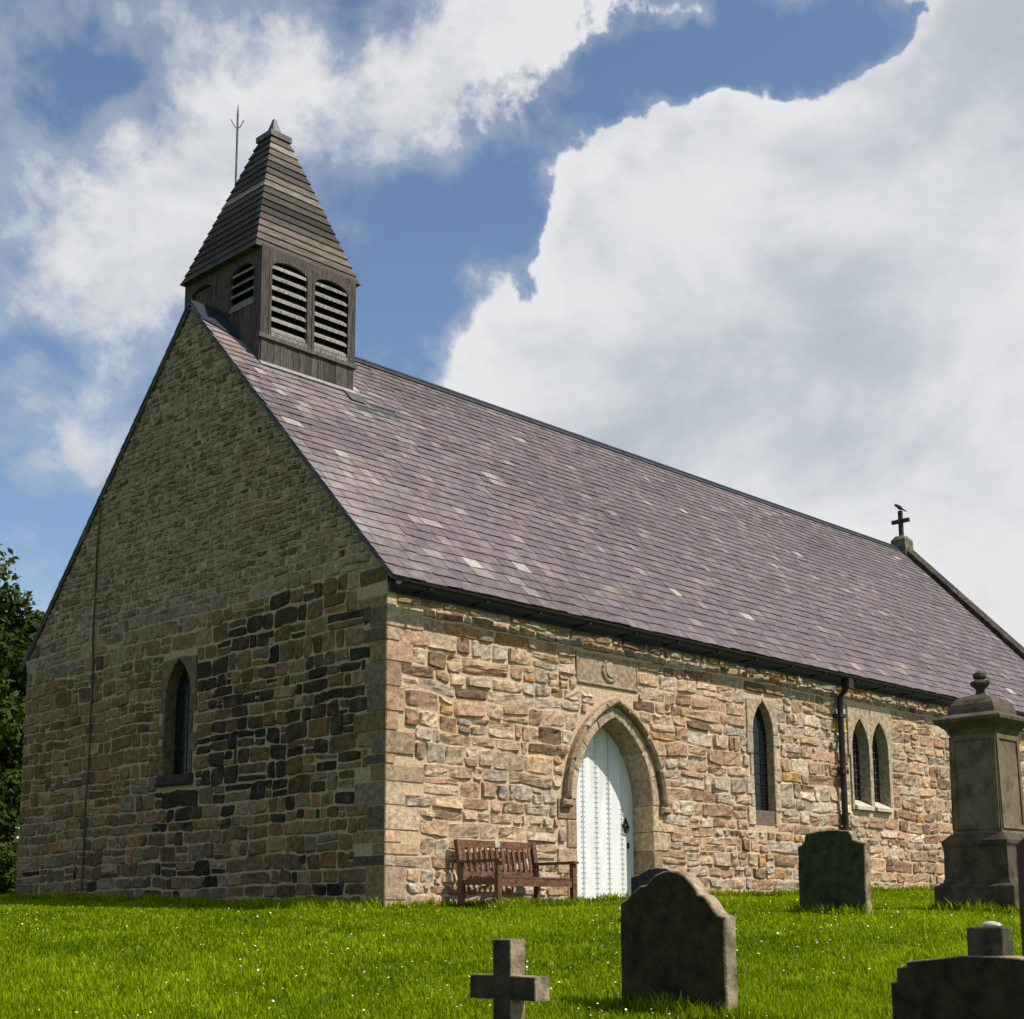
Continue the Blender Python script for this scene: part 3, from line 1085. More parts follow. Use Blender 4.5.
rubble(mb, frE, 0, W, 0.0, HR - .2, lambda v: (0.16, 0.26), lambda v: (0.25, 0.6), lambda u, v, r: PAL_W(r) * 1.5, [], 304, ulim=ulimE)
mb.build('wall', [M['rubble_dark'], M['mortar']], church)

# roof ------------------------------------------------------------------
SL = math.hypot(HR - HE, W / 2 + OV)


def roof_frame(north):
    def f(u, d, h):
        y, z = -OV + d * CS - h * SN, HE + d * SN + h * CS
        return (u, W - y if north else y, z)
    return f


dT_ = (3.39 + OV) / CS


def slates(mb, f, seed, north):
    r = np.random.default_rng(seed)
    d = 0.0; i = 0
    while d < SL - 0.05:
        e = 0.215 - 0.065 * d / SL
        x = -VG - 0.01 - r.uniform(0, .15)
        while x < L:
            w = r.uniform(0.15, 0.34) * (1.05 - 0.2 * d / SL)
            x0, x1 = max(x, -VG - .012), min(x + w, L + .02)
            x += w
            if x1 - x0 < 0.04: continue
            d0 = d + r.normal(0, 0.008)
            d1 = min(d0 + e * 1.35, SL)
            th = r.uniform(0.008, 0.017)
            lift = 0.015 + r.uniform(0, .007)
            q = r.normal(0, .004)
            V = [f(x0 + .003, d0 + q, lift), f(x1 - .003, d0 - q, lift + r.normal(0, .0025)), f(x1 - .003, d1, 0.002), f(x0 + .003, d1, 0.002),
                 f(x0 + .003, d0 + q, lift - th), f(x1 - .003, d0 - q, lift - th), f(x1 - .003, d1, -th), f(x0 + .003, d1, -th)]
            pn = fbm(np.array(x0 * .6), np.array(d * .8), 61)
            base = np.array((0.108, 0.081, 0.091)) * (1 + 0.26 * float(pn))
            lich = float(fbm(np.array(x0 * .9), np.array(d * .9), 71))
            t = r.random()
            near = max(0, 1 - x0 / 5.0)
            if t < 0.006 + 0.014 * max(0, near): base = np.array((0.29, 0.26, 0.235))
            elif t < 0.04 + .08 * near: base = base * 1.0 + np.array((.075, .066, .055))
            elif t < 0.10: base = base * np.array((0.78, .80, .86))
            elif t < 0.17: base = base * np.array((1.2, 1.08, .95))
            base = base + near * np.array((.055, .050, .040)) * max(0, 0.35 + 1.5 * lich)
            if d > SL - 0.5:  base = base * .85 + np.array((.035, .032, .02)) * (0.4 + 0.6 * (r.random() < .5))
            if 1.9 < x0 < 2.7 and dT_ - .75 < d < dT_ - .35 and r.random() < .5: base = np.array((.045, .048, .045))
            c = jit(base, 0.09, r)
            F = [(0, 1, 2, 3), (5, 4, 7, 6), (4, 5, 1, 0), (5, 6, 2, 1), (7, 4, 0, 3)]
            if north: F = [t_[::-1] for t_ in F]
            mb.add(V, F, c)
        d += e; i += 1


mb = MB()
slates(mb, roof_frame(False), 1, False)
slates(mb, roof_frame(True), 2, True)
for north in (False, True):
    f = roof_frame(north)
    V = [f(-VG + .004, 0.02, -0.02), f(L, 0.02, -0.02), f(L, SL, -0.02), f(-VG + .004, SL, -0.02), f(-VG + .004, 0.02, -0.06), f(L, 0.02, -0.06), f(L, SL, -0.06), f(-VG + .004, SL, -0.06)]
    F = [(0, 1, 2, 3), (5, 4, 7, 6), (4, 5, 1, 0), (5, 6, 2, 1), (7, 4, 0, 3)]
    if north: F = [t_[::-1] for t_ in F]
    mb.add(V, F, (0.06, 0.05, 0.05))
roof = mb.build('roof', [M['slate']], church)
mb = MB()
x = 2.25; rr = np.random.default_rng(3)
while x < L:
    x2 = min(x + 0.46, L)
    for s in (0, 1):
        f = roof_frame(bool(s))
        V = [f(x, SL - .10, .032), f(x2 - .008, SL - .10, .032), f(x2 - .008, SL + .02, .040), f(x, SL + .02, .040)]
        V2 = [f(x, SL - .10, .012), f(x2 - .008, SL - .10, .012), f(x2 - .008, SL + .0, .012), f(x, SL + .0, .012)]
        F = [(0, 1, 2, 3), (4, 5, 1, 0), (5, 6, 2, 1), (7, 4, 0, 3)]
        if s: F = [t_[::-1] for t_ in F]
        mb.add(V + V2, F)
    mb.tube([(x, W / 2, HR + .035), (x2 - .008, W / 2, HR + .035)], 0.038, 8)
    x = x2
mb.build('ridge_capping', M['lead_dark'], roof)
# lead saddle in front of the turret and pale flashing at its foot
mb = MB()
for s in (False, True):
    f = roof_frame(s)
    V = [f(-VG, SL - .5, .030), f(.46, SL - .85, .030), f(.46, SL + .02, .045), f(-VG, SL + .02, .045), f(-VG, SL - .5, .01), f(-VG, SL, .0)]
    F = [(0, 1, 2, 3), (4, 0, 3, 5)]
    mb.add(V, [t_[::-1] for t_ in F] if s else F)
mb.build('lead_saddle', M['lead_dark'], roof)
TX0, TX1, TY0, TY1 = 0.52, 2.20, 3.39, W - 3.39
dT = (TY0 + OV) / CS
mb = MB()
f = roof_frame(False)
for (a_, b_) in ((TX0 - .03, 1.02), (1.025, 1.6), (1.605, TX1 + .03)):
    V = [f(a_, dT - .085, .034), f(b_, dT - .085, .034), f(b_, dT + .01, .036), f(a_, dT + .01, .036), f(a_, dT - .085, .014), f(b_, dT - .085, .014)]
    mb.add(V, [(0, 1, 2, 3), (4, 5, 1, 0)])
mb.build('flashing', M['flash'], roof)
mb = MB()
V = [f(TX1 - .22, dT - .34, .036), f(TX1 + .08, dT - .34, .036), f(TX1 + .08, dT - .09, .036), f(TX1 - .22, dT - .09, .036)]
mb.add(V, [(0, 1, 2, 3)])
mb.build('lead_patch', M['lead'], roof)

# gutter and downpipe ---------------------------------------------------
mb = MB()
gy, gz, gr = -OV - .085, HE - .06, 0.068
prof = [(gy + gr * math.cos(t), gz + gr * math.sin(t)) for t in np.linspace(math.pi, 2 * math.pi, 9)]
prof2 = [(gy + (gr - .008) * math.cos(t), gz + (gr - .008) * math.sin(t)) for t in np.linspace(2 * math.pi, math.pi, 9)]
pr = prof + prof2
n_ = len(pr)
V = [(-.04, p[0], p[1]) for p in pr] + [(L + .1, p[0], p[1]) for p in pr]
mb.add(V, [(i, (i + 1) % n_, n_ + (i + 1) % n_, n_ + i) for i in range(n_)] + [list(range(n_)), [n_ + i for i in range(n_)][::-1]])
x = 0.4
while x < L:
    mb.box((x - .02, gy - .068, gz - .072), (x + .02, 0.0, gz - .05)); x += 0.95
mb.box((0, -.05, HE - .16), (L, -.03, HE - .02))
mb.build('gutter', M['iron_clean'], church, recalc=True)
mb = MB()
px = 9.69
mb.tube([(px, gy, gz - .04), (px, gy, gz - .17), (px, -.10, gz - .34), (px, -.10, 0.2)], 0.05, 10)
mb.box((px - .075, gy - .075, gz - .2), (px + .075, gy + .075, gz - .05))
z = 3.1
while z > 0.4:
    mb.box((px - .09, -.155, z - .03), (px + .09, -.005, z + .03)); z -= 0.92
mb.build('downpipe', M['iron'], church)

# east coping and its cross --------------------------------------------
mb = MB()
for s in (False, True):
    f = roof_frame(s)
    n0 = 12
    for i in range(n0):
        a_, b_ = -0.15 + (SL + .15) * i / n0 + .004, -0.15 + (SL + .15) * (i + 1) / n0 - .004
        V = [f(L - .02, a_, -.3), f(L + .36, a_, -.3), f(L + .36, b_, -.3), f(L - .02, b_, -.3), f(L - .02, a_, .15), f(L + .36, a_, .15), f(L + .36, b_, .15), f(L - .02, b_, .15)]
        V[4] = f(L - .02, a_, .12); V[7] = f(L - .02, b_, .12)
        F = [(3, 2, 1, 0), (4, 5, 6, 7), (0, 1, 5, 4), (1, 2, 6, 5), (2, 3, 7, 6), (3, 0, 4, 7)]
        mb.add(V, [t_[::-1] for t_ in F] if s else F, jit((0.045, 0.038, 0.030), .15, rr))
mb.build('gable_coping', [M['grave']], church)
mb = MB()
cx_, cy_ = L + .12, W / 2
mb.rings([(.20, HR - .15), (.19, HR + .25), (.12, HR + .34), (.10, HR + .36)], cx_, cy_, (0.13, 0.115, 0.085))
mb.box((cx_ - .045, cy_ - .045, HR + .34), (cx_ + .045, cy_ + .045, HR + 1.0), (0.06, 0.052, 0.044))
mb.box((cx_ - .04, cy_ - .23, HR + .70), (cx_ + .04, cy_ - .047, HR + .79), (0.05, 0.045, 0.04))
mb.box((cx_ - .04, cy_ + .047, HR + .70), (cx_ + .04, cy_ + .23, HR + .79), (0.05, 0.045, 0.04))
mb.build('gable_cross', [M['grave']], church)

# bell turret -----------------------------------------------------------
rt = np.random.default_rng(41)
WD = (0.070, 0.058, 0.049)
mb = MB()
ZS, ZT = 8.02, 9.36
bx0, bx1, by0, by1 = TX0, TX1, TY0, TY1


def planks(face, z0f):
    """vertical boards of one face below the ledge"""
    if face in 'SN':
        a_, b_ = bx0, bx1
    else:
        a_, b_ = by0, by1
    n = 15
    for i in range(n):
        p, q = a_ + (b_ - a_) * i / n, a_ + (b_ - a_) * (i + 1) / n
        h = rt.uniform(0.0, .008)
        c = jit(WD, .22, rt)
        if face == 'S': mb.box((p + .003, by0 - .012 - h, z0f), (q - .003, by0 + .02, ZS), c)
        elif face == 'N': mb.box((p + .003, by1 - .02, z0f), (q - .003, by1 + .012 + h, ZS), c)
        elif face == 'W': mb.box((bx0 - .012 - h, p + .003, z0f), (bx0 + .02, q - .003, ZS + 0.5), c)
        else: mb.box((bx1 - .02, p + .003, z0f), (bx1 + .012 + h, q - .003, ZS), c)


for fc in 'SNWE':
    planks(fc, 7.0)
mb.box((bx0 + .1, by0 + .1, 7.0), (bx1 - .1, by1 - .1, ZT - .01), (0.012, 0.010, 0.009))  # near-black core, painted for the shade of the hollow behind the louvres
po = 0.105
for (x_, y_) in ((bx0, by0), (bx1 - po, by0), (bx0, by1 - po), (bx1 - po, by1 - po)):
    mb.box((x_ - .022, y_ - .022, ZS - .02), (x_ + po + .022, y_ + po + .022, ZT), jit(WD, .1, rt) * .9)
# ledge
mb.box((bx0 - .05, by0 - .05, ZS - .06), (bx1 + .05, by0 + .03, ZS + .0), jit((.12, .10, .085), .1, rt))
mb.box((bx1 - .03, by0 + .032, ZS - .06), (bx1 + .05, by1 + .05, ZS), WD)
mb.box((bx0 - .05, by1 - .03, ZS - .06), (bx1 - .032, by1 + .05, ZS), WD)
# head rails
mb.box((bx0 + po + .024, by0 - .016, 9.22), (bx1 - po - .024, by0 + .03, ZT), WD)
mb.box((bx0 - .016, by0 + po + .024, 9.22), (bx0 + .03, by1 - po - .024, ZT), WD)
mb.box((bx0 + po + .024, by1 - .03, 9.22), (bx1 - po - .024, by1 + .016, ZT), WD)
mb.box((bx1 - .03, by0 + po + .024, 9.22), (bx1 + .016, by1 - po - .024, ZT), WD)
mb.box((1.335, by0 - .020, ZS), (1.425, by0 + .03, 9.218), WD)
mb.box((.645 - .03, by0 - .012, ZS), (.655, by0 + .03, 9.218), WD); mb.box((2.095, by0 - .012, ZS), (2.125, by0 + .03, 9.218), WD)
mb.box((bx0 - .016, 4.175, 8.4), (bx0 + .03, 4.505, 9.218), WD)
turret = mb.build('bell_turret', [M['wood_v']], church)


def louvre(fr, u0, u1, v0, v1, rise, nsl, filled=False, col=(0.23, 0.215, 0.195)):
    """arched frame with angled slats, u0..u1 across, springing v1, segment rise"""
    mb = MB()
    fw_ = 0.042
    # frame sides, foot and spandrels
    cx = (u0 + u1) / 2
    mb.prism([(u0, v0), (u0 + fw_, v0), (u0 + fw_, v1), (u0, v1)], fr, -.03, .030, WD)
    mb.prism([(u1 - fw_, v0), (u1, v0), (u1, v1), (u1 - fw_, v1)], fr, -.03, .030, WD)
    mb.prism([(u0 + fw_ + .002, v0), (u1 - fw_ - .002, v0), (u1 - fw_ - .002, v0 + .06), (u0 + fw_ + .002, v0 + .06)], fr, -.03, .036, (0.20, .18, .155))
    a = (u1 - u0) / 2 - fw_
    arc = [(cx + a * math.cos(t), v1 + rise * math.sin(t)) for t in np.linspace(math.pi, 0, 13)]
    poly = [(u0, v1 + .002)] + [(p[0], p[1] + .002) for p in arc] + [(u1, v1 + .002), (u1, v1 + rise + .05), (u0, v1 + rise + .05)]
    mb.prism(poly, fr, -.03, .026, WD)
    if filled:
        n = 5
        for i in range(n):
            p, q = u0 + fw_ + 2 * a * i / n, u0 + fw_ + 2 * a * (i + 1) / n
            mb.prism([(p + .002, v0 + .05), (q - .002, v0 + .05), (q - .002, v1 + rise * .8), (p + .002, v1 + rise * .8)], fr, -.05, -.015, jit(WD, .2, rt) * .8)
    else:
        H = v1 + rise - v0 - .06
        for i in range(nsl):
            z = v0 + .075 + H * (i + 0.15) / nsl
            q = a
            zc = z + .03
            if zc > v1: q = a * math.sqrt(max(0.02, 1 - ((zc - v1) / rise) ** 2))
            c = jit(col, .12, rt)
            s = H / nsl * 0.52
            z0_ = z; V = [fr(cx - q, z - .02, .012), fr(cx + q, z - .02, .012), fr(cx + q, z + s, -.085), fr(cx - q, z + s, -.085),
                 fr(cx - q, z + .020, .012), fr(cx + q, z + .020, .012), fr(cx + q, z + s + .020, -.085), fr(cx - q, z + s + .020, -.085)]
            mb.add(V, [(3, 2, 1, 0), (4, 5, 6, 7), (0, 1, 5, 4), (1, 2, 6, 5), (2, 3, 7, 6), (3, 0, 4, 7)], c)
    return mb.build('louvre', [M['wood_v']], turret)


fS = lambda u, v, h: (u, by0 - h, v)
fWt = lambda u, v, h: (bx0 - h, u * -1, v)
louvre(fS, 0.635, 1.355, ZS + .002, 9.07, .13, 7)
louvre(fS, 1.405, 2.115, ZS + .002, 9.07, .13, 7)
louvre(fWt, -4.18, -3.50, 8.52, 9.02, .18, 4, col=(0.20, .18, .16))
louvre(fWt, -5.22, -4.50, 8.52, 9.02, .18, 4, filled=True)
fEt = lambda u, v, h: (bx1 + h, u, v)
louvre(fEt, 3.52, 4.30, ZS + .3, 9.0, .20, 5)
louvre(fEt, 4.40, 5.18, ZS + .3, 9.0, .20, 5)

# spire: lapped horizontal boards
mb = MB()
scx, scy = (TX0 + TX1) / 2, W / 2
zb, za, hb = 9.33, 12.14, 0.95
nc = 17
corners = [(-1, -1), (1, -1), (1, 1), (-1, 1)]


def hwz(z):
    return hb * (za - z) / (za - zb)


for i in range(nc):
    z0, z1 = zb + (11.66 - zb) * i / nc, zb + (11.66 - zb) * (i + 1) / nc
    a0, a1 = hwz(z0) + .022, hwz(z1) + .002
    for k in range(4):
        c0, c1 = corners[k], corners[(k + 1) % 4]
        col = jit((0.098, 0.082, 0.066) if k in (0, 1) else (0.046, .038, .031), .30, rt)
        if rt.random() < .15: col = jit((0.22, 0.195, 0.16), .12, rt)
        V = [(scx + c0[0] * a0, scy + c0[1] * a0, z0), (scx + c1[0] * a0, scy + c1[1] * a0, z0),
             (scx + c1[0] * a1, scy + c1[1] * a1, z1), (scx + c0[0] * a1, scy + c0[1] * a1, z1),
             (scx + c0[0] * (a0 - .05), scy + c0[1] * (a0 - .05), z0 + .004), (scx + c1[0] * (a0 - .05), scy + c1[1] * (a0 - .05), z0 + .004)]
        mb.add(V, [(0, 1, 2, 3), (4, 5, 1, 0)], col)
a0 = hwz(zb) + .02
mb.add([(scx + c[0] * a0, scy + c[1] * a0, zb + .002) for c in corners], [(3, 2, 1, 0)], (0.05, .04, .035))
spire = mb.build('spire', [M['wood_h']], turret)
mb = MB()
mb.rings([(hwz(11.64) + .028, 11.66), (hwz(11.64) + .028, 11.75), (hwz(11.75) - .02, 11.755), (hwz(11.85) - .02, 11.84), (.02, 12.06)], scx, scy)
mb.build('spire_cap', M['lead'], turret)

# lightning rod and tape ------------------------------------------------
mb = MB()
rx, ry = 1.42, by1 + .12
mb.tube([(rx, ry, 8.2), (rx, ry, 12.62)], 0.017, 8)
for t in range(3):
    th_ = t * 2.1 + .9
    mb.tube([(rx, ry, 12.38), (rx + .05 * math.cos(th_), ry + .05 * math.sin(th_), 12.40), (rx + .12 * math.cos(th_), ry + .12 * math.sin(th_), 12.50)], 0.008, 5)
mb.lathe([(0.0, 12.60), (.02, 12.61), (.004, 12.80)], (rx, ry, 0), 8)
for z in (8.5, 9.1):
    mb.box((rx - .02, by1, z), (rx + .02, ry + .02, z + .03))
mb.build('lightning_rod', M['steel'], church)
mb = MB()
pts = []
for z in np.linspace(0.1, 6.0, 40):
    pts.append((-.035 - .006 * math.sin(z * 5), 6.63 + .02 * math.sin(z * 1.7), z))
mb.tube(pts, 0.013, 6)
mb.build('earthing_cable', M['verdigris'], church)


# ------------------------------------------------------------------ bird on the gable cross
def bird():
    mb = MB()
    prof = [(.004, -.17), (.014, -.12), (.03, -.07), (.047, -.02), (.052, .03), (.045, .07), (.034, .095), (.037, .12), (.034, .145), (.018, .165), (.006, .178), (.002, .20)]
    seg = 12
    V = []; F = []
    ax = Vector((0.0, 0.78, 0.62)).normalized()
    sx = Vector((1, 0, 0)); sy = ax.cross(sx)
    for (r_, t_) in prof:
        for s in range(seg):
            th_ = 2 * math.pi * s / seg
            p = ax * t_ + sx * (r_ * math.cos(th_) * .85) + sy * (r_ * math.sin(th_))
            V.append(p[:])
    for i in range(len(prof) - 1):
        for s in range(seg):
            q = (s + 1) % seg
            F.append((i * seg + s, i * seg + q, (i + 1) * seg + q, (i + 1) * seg + s))
    mb.add(V, F)
    mb.tube([(-.015, 0, -.03), (-.018, .0, -.085)], .005, 5)
    mb.tube([(.015, 0, -.03), (.018, .0, -.085)], .005, 5)
    mb.tube([(0, -.07, -.06), (0, -.17, -.13)], [.024, .012], 6)
    o = mb.build('bird', M['bird'], None, smooth=True)
    o.location = (cx_, cy_ + .0, HR + 1.085)
    tag(o, 'small dark bird perched on top of the gable cross', 'bird')


bird()


# ------------------------------------------------------------------ bench
def bench():
    root = empty('park_bench', (1.67, -.48, -.04))
    root.scale = (.92, .95, .93)
    tag(root, 'reddish brown slatted wooden bench against the wall left of the door', 'bench')
    BR = (0.135, 0.066, 0.037)
    rb = np.random.default_rng(9)
    x0, x1 = -.70, .70
    zb_ = -.12
    yb, yf = .30, -.33

    def part(name, fn, mat='wood_bench'):
        m_ = MB(); fn(m_)
        return m_.build(name, M[mat], root)
    for sx in (x0, x1):
        part('leg', lambda m_: m_.box((sx - .035, yf - .03, zb_), (sx + .035, yf + .03, .575), jit(BR, .1, rb)))

        def rear(m_):
            V = []
            for (z, dy) in ((zb_, 0.02), (.36, 0.0), (.88, .09)):
                V += [(sx - .035, yb - .035 + dy, z), (sx + .035, yb - .035 + dy, z), (sx + .035, yb + .03 + dy, z), (sx - .035, yb + .03 + dy, z)]
            F = [(3, 2, 1, 0), (8, 9, 10, 11)]
            for i in (0, 4):
                for s in range(4):
                    q = (s + 1) % 4
                    F.append((i + s, i + q, i + 4 + q, i + 4 + s))
            m_.add(V, F, jit(BR, .1, rb))
        part('leg', rear)
        part('armrest', lambda m_: m_.box((sx - .045, yf - .06, .577), (sx + .045, yb + .0, .612), jit(BR, .1, rb)))
        part('side_rail', lambda m_: m_.box((sx - .02, yf + .032, .30), (sx + .02, yb - .04, .37), jit(BR, .1, rb)))

    def seat(m_):
        for i in range(5):
            y = yf - .02 + i * .115
            m_.box((x0 - .01 if i else x0 + .037, y, .375), (x1 + .01 if i else x1 - .037, y + .098, .397), jit(BR, .12, rb) * 1.1)
        m_.box((x0 + .037, yf - .015, .28), (x1 - .037, yf + .01, .372), jit(BR, .1, rb))
    part('seat', seat)

    def back(m_):
        def yz(z): return yb + .09 * (z - .36) / .52
        for (za_, zb2) in ((.79, .88), (.42, .48)):
            y = yz((za_ + zb2) / 2)
            m_.box((x0 + .037, y - .018, za_), (x1 - .037, y + .018, zb2), jit(BR, .1, rb))
        n = 13
        for i in range(n):
            x = x0 + .09 + (x1 - x0 - .18) * i / (n - 1)
            ya, yb_ = yz(.48), yz(.79)
            V = [(x - .022, ya - .009, .482), (x + .022, ya - .009, .482), (x + .022, ya + .009, .482), (x - .022, ya + .009, .482),
                 (x - .022, yb_ - .009, .788), (x + .022, yb_ - .009, .788), (x + .022, yb_ + .009, .788), (x - .022, yb_ + .009, .788)]
            m_.add(V, [(3, 2, 1, 0), (4, 5, 6, 7), (0, 1, 5, 4), (1, 2, 6, 5), (2, 3, 7, 6), (3, 0, 4, 7)], jit(BR, .14, rb))
    part('backrest', back)

    def plq(m_):
        y = yb + .09 * (.835 - .36) / .52 - .021
        m_.prism([(-.045 + .0, .795), (.045, .795), (.05, .86), (.0, .885), (-.05, .86)], lambda u, v, h: (u, y - h, v), -.002, .012, (1, 1, 1), 0, .004)
    part('memorial_plate', plq, 'plate')


bench()


# ------------------------------------------------------------------ gravestones
def rough_outline(poly, seed, step=.07, amp=.0024):
    """weather the outline: extra points along the edges, each nudged a little"""
    r = np.random.default_rng(seed); P = np.array(poly, float); out = []
    for i in range(len(P)):
        a, b = P[i], P[(i + 1) % len(P)]
        m_ = max(1, int(np.linalg.norm(b - a) / step))
        for q in range(m_):
            out.append(a + (b - a) * q / m_ + r.normal(0, amp, 2) * (1 if q else .5))
    return out


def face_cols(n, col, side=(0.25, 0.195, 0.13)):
    """sandstone edges painted paler as if sunlit, face painted darker as if in shade"""
    return np.concatenate([np.tile(side, (2 * n, 1)), np.tile(col, (n, 1))])  # sun on the edges and shade on the face set as vertex colour


def slab(name, outline, X, thick, mat, col, bev, label, cat='headstone', lean=0.0, rz=0.0, group=None):
    """upright slab whose west face has the given (y, z) outline"""
    o_ = np.array(outline, float)
    cy = (o_[:, 0].max() + o_[:, 0].min()) / 2
    z0 = float(zg(X, cy))
    root = empty(name, (X, cy, z0), rz)
    root.rotation_euler = (0, lean, rz)
    mb = MB()
    poly = rough_outline([(-(p[0] - cy), p[1] - z0) for p in outline], int(abs(X) * 100))
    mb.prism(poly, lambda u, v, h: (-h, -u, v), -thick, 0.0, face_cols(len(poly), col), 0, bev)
    return root, mb


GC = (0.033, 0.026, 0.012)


def make_headstone():
    out = [(-6.48, -1.0), (-6.49, -.07), (-6.55, -.045), (-6.60, 0.0), (-6.66, .035), (-6.71, .043), (-6.735, .065), (-6.78, .10), (-6.84, .122), (-6.90, .128), (-6.96, .120), (-7.02, .09),
           (-7.07, .045), (-7.105, .005), (-7.115, -.022), (-7.16, -.035), (-7.20, -.075), (-7.235, -.125), (-7.27, -.150), (-7.315, -.165), (-7.305, -1.0)]
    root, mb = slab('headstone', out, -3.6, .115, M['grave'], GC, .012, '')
    o = mb.build('stone_slab', [M['grave']], root)
    tag(root, 'dark weathered headstone with an arched, shouldered top standing in front of the church door', 'headstone')


def make_small():
    out = [(-4.18, -.5), (-4.19, .56), (-4.235, .575), (-4.27, .60), (-4.28, .66), (-4.30, .695), (-4.46, .715), (-4.66, .715), (-4.80, .70), (-4.83, .665), (-4.85, .61), (-4.92, .585), (-4.98, .57), (-4.96, -.5)]
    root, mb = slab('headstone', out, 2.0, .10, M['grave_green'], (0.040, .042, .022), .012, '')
    mb.build('stone_slab', [M['grave_green']], root)
    tag(root, 'square green mossy headstone with notched shoulders below the black downpipe', 'headstone')


def make_hidden():
    out = [(-3.42, -.5), (-3.44, .235), (-3.50, .25), (-3.58, .285), (-3.68, .318), (-3.78, .325), (-3.88, .312), (-3.98, .27), (-4.05, .245), (-4.07, -.5)]
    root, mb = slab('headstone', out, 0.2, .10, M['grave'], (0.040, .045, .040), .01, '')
    mb.build('stone_slab', [M['grave']], root)
    tag(root, 'low rounded dark headstone half hidden behind the arched headstone by the door', 'headstone')


def make_cross():
    root = empty('stone_cross', (-5.05, -6.86, float(zg(-5.05, -6.86))))
    tag(root, 'plain stone grave cross low in the grass at the front', 'grave cross')
    z0 = root.location.z
    c = (0.075, .055, .038)
    out = [(-6.775, -1.25), (-6.775, -.607), (-6.59, -.607), (-6.595, -.477), (-6.775, -.477), (-6.775, -.28), (-6.915, -.28), (-6.915, -.477), (-7.10, -.482), (-7.10, -.61), (-6.915, -.61), (-6.915, -1.25)]
    mb = MB()
    poly = [(-(p[0] + 6.86), p[1] - z0) for p in out]
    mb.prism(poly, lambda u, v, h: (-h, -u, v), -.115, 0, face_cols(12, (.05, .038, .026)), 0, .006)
    mb.build('cross', [M['grave']], root)
    mb = MB()
    mb.rings([(.17, -.1), (.17, .06), (.14, .10)], 0.057, 0, c)
    mb.build('base', [M['grave']], root)


def make_fg():
    X = -4.8
    cy = -9.56
    z0 = float(zg(X, cy))
    root = empty('broken_cross_tomb', (X, cy, z0))
    tag(root, 'broad stepped gravestone topped by a square cross stub in the right foreground', 'gravestone')
    c = (0.028, .023, .013)
    half = [(0, -.345), (.09, -.345), (.37, -.372), (.372, -.395), (.42, -.40), (.425, -.463), (.455, -.470), (.46, -1.6)]
    out = [(cy + a, b) for a, b in half[::-1]] + [(cy - a, b) for a, b in half[1:]]
    mb = MB()
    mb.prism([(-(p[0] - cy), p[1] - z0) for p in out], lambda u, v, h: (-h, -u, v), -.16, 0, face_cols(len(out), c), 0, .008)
    mb.build('stone_slab', [M['grave']], root)
    mb = MB()
    v0 = -.345 - z0
    mb.box((0.035, -.085, v0 - .01), (.135, .085, v0 + .125), (.07, .06, .045))
    ob = mb.build('cross_stub', [M['grave']], root)
    bv = ob.modifiers.new('bevel', 'BEVEL'); bv.width = .008; bv.segments = 2
    # white lump lying on the stub
    mb = MB()
    mb.lathe([(.030, 0), (.045, .008), (.046, .02), (.034, .034), (.016, .041), (.002, .043)], (0, 0, 0), 14)
    p = mb.build('white_pebble', M['pebble'], None, smooth=True)
    p.location = (X + .085, cy - .015, -.345 + .124)
    p.rotation_euler = (0.05, -.1, .4); p.scale = (.62, .95, .6)
    tag(p, 'white rounded stone lying on the square cross stub', 'stone')


def make_bar():
    X = -1.2
    z0 = float(zg(X, -8.36))
    root = empty('granite_headstone', (X, -8.36, z0))
    tag(root, 'tall narrow dark red granite headstone cut off by the right edge', 'headstone')
    mb = MB()
    out = [(.315, -.3), (.305, .32 - z0 + .0), (.20, .40 - z0), (-.20, .40 - z0), (-.305, .32 - z0), (-.315, -.3)]
    mb.prism([(-a, b) for a, b in out], lambda u, v, h: (-h, -u, v), -.12, 0, (1, 1, 1), 0, .01)
    mb.build('stone_slab', M['granite'], root)


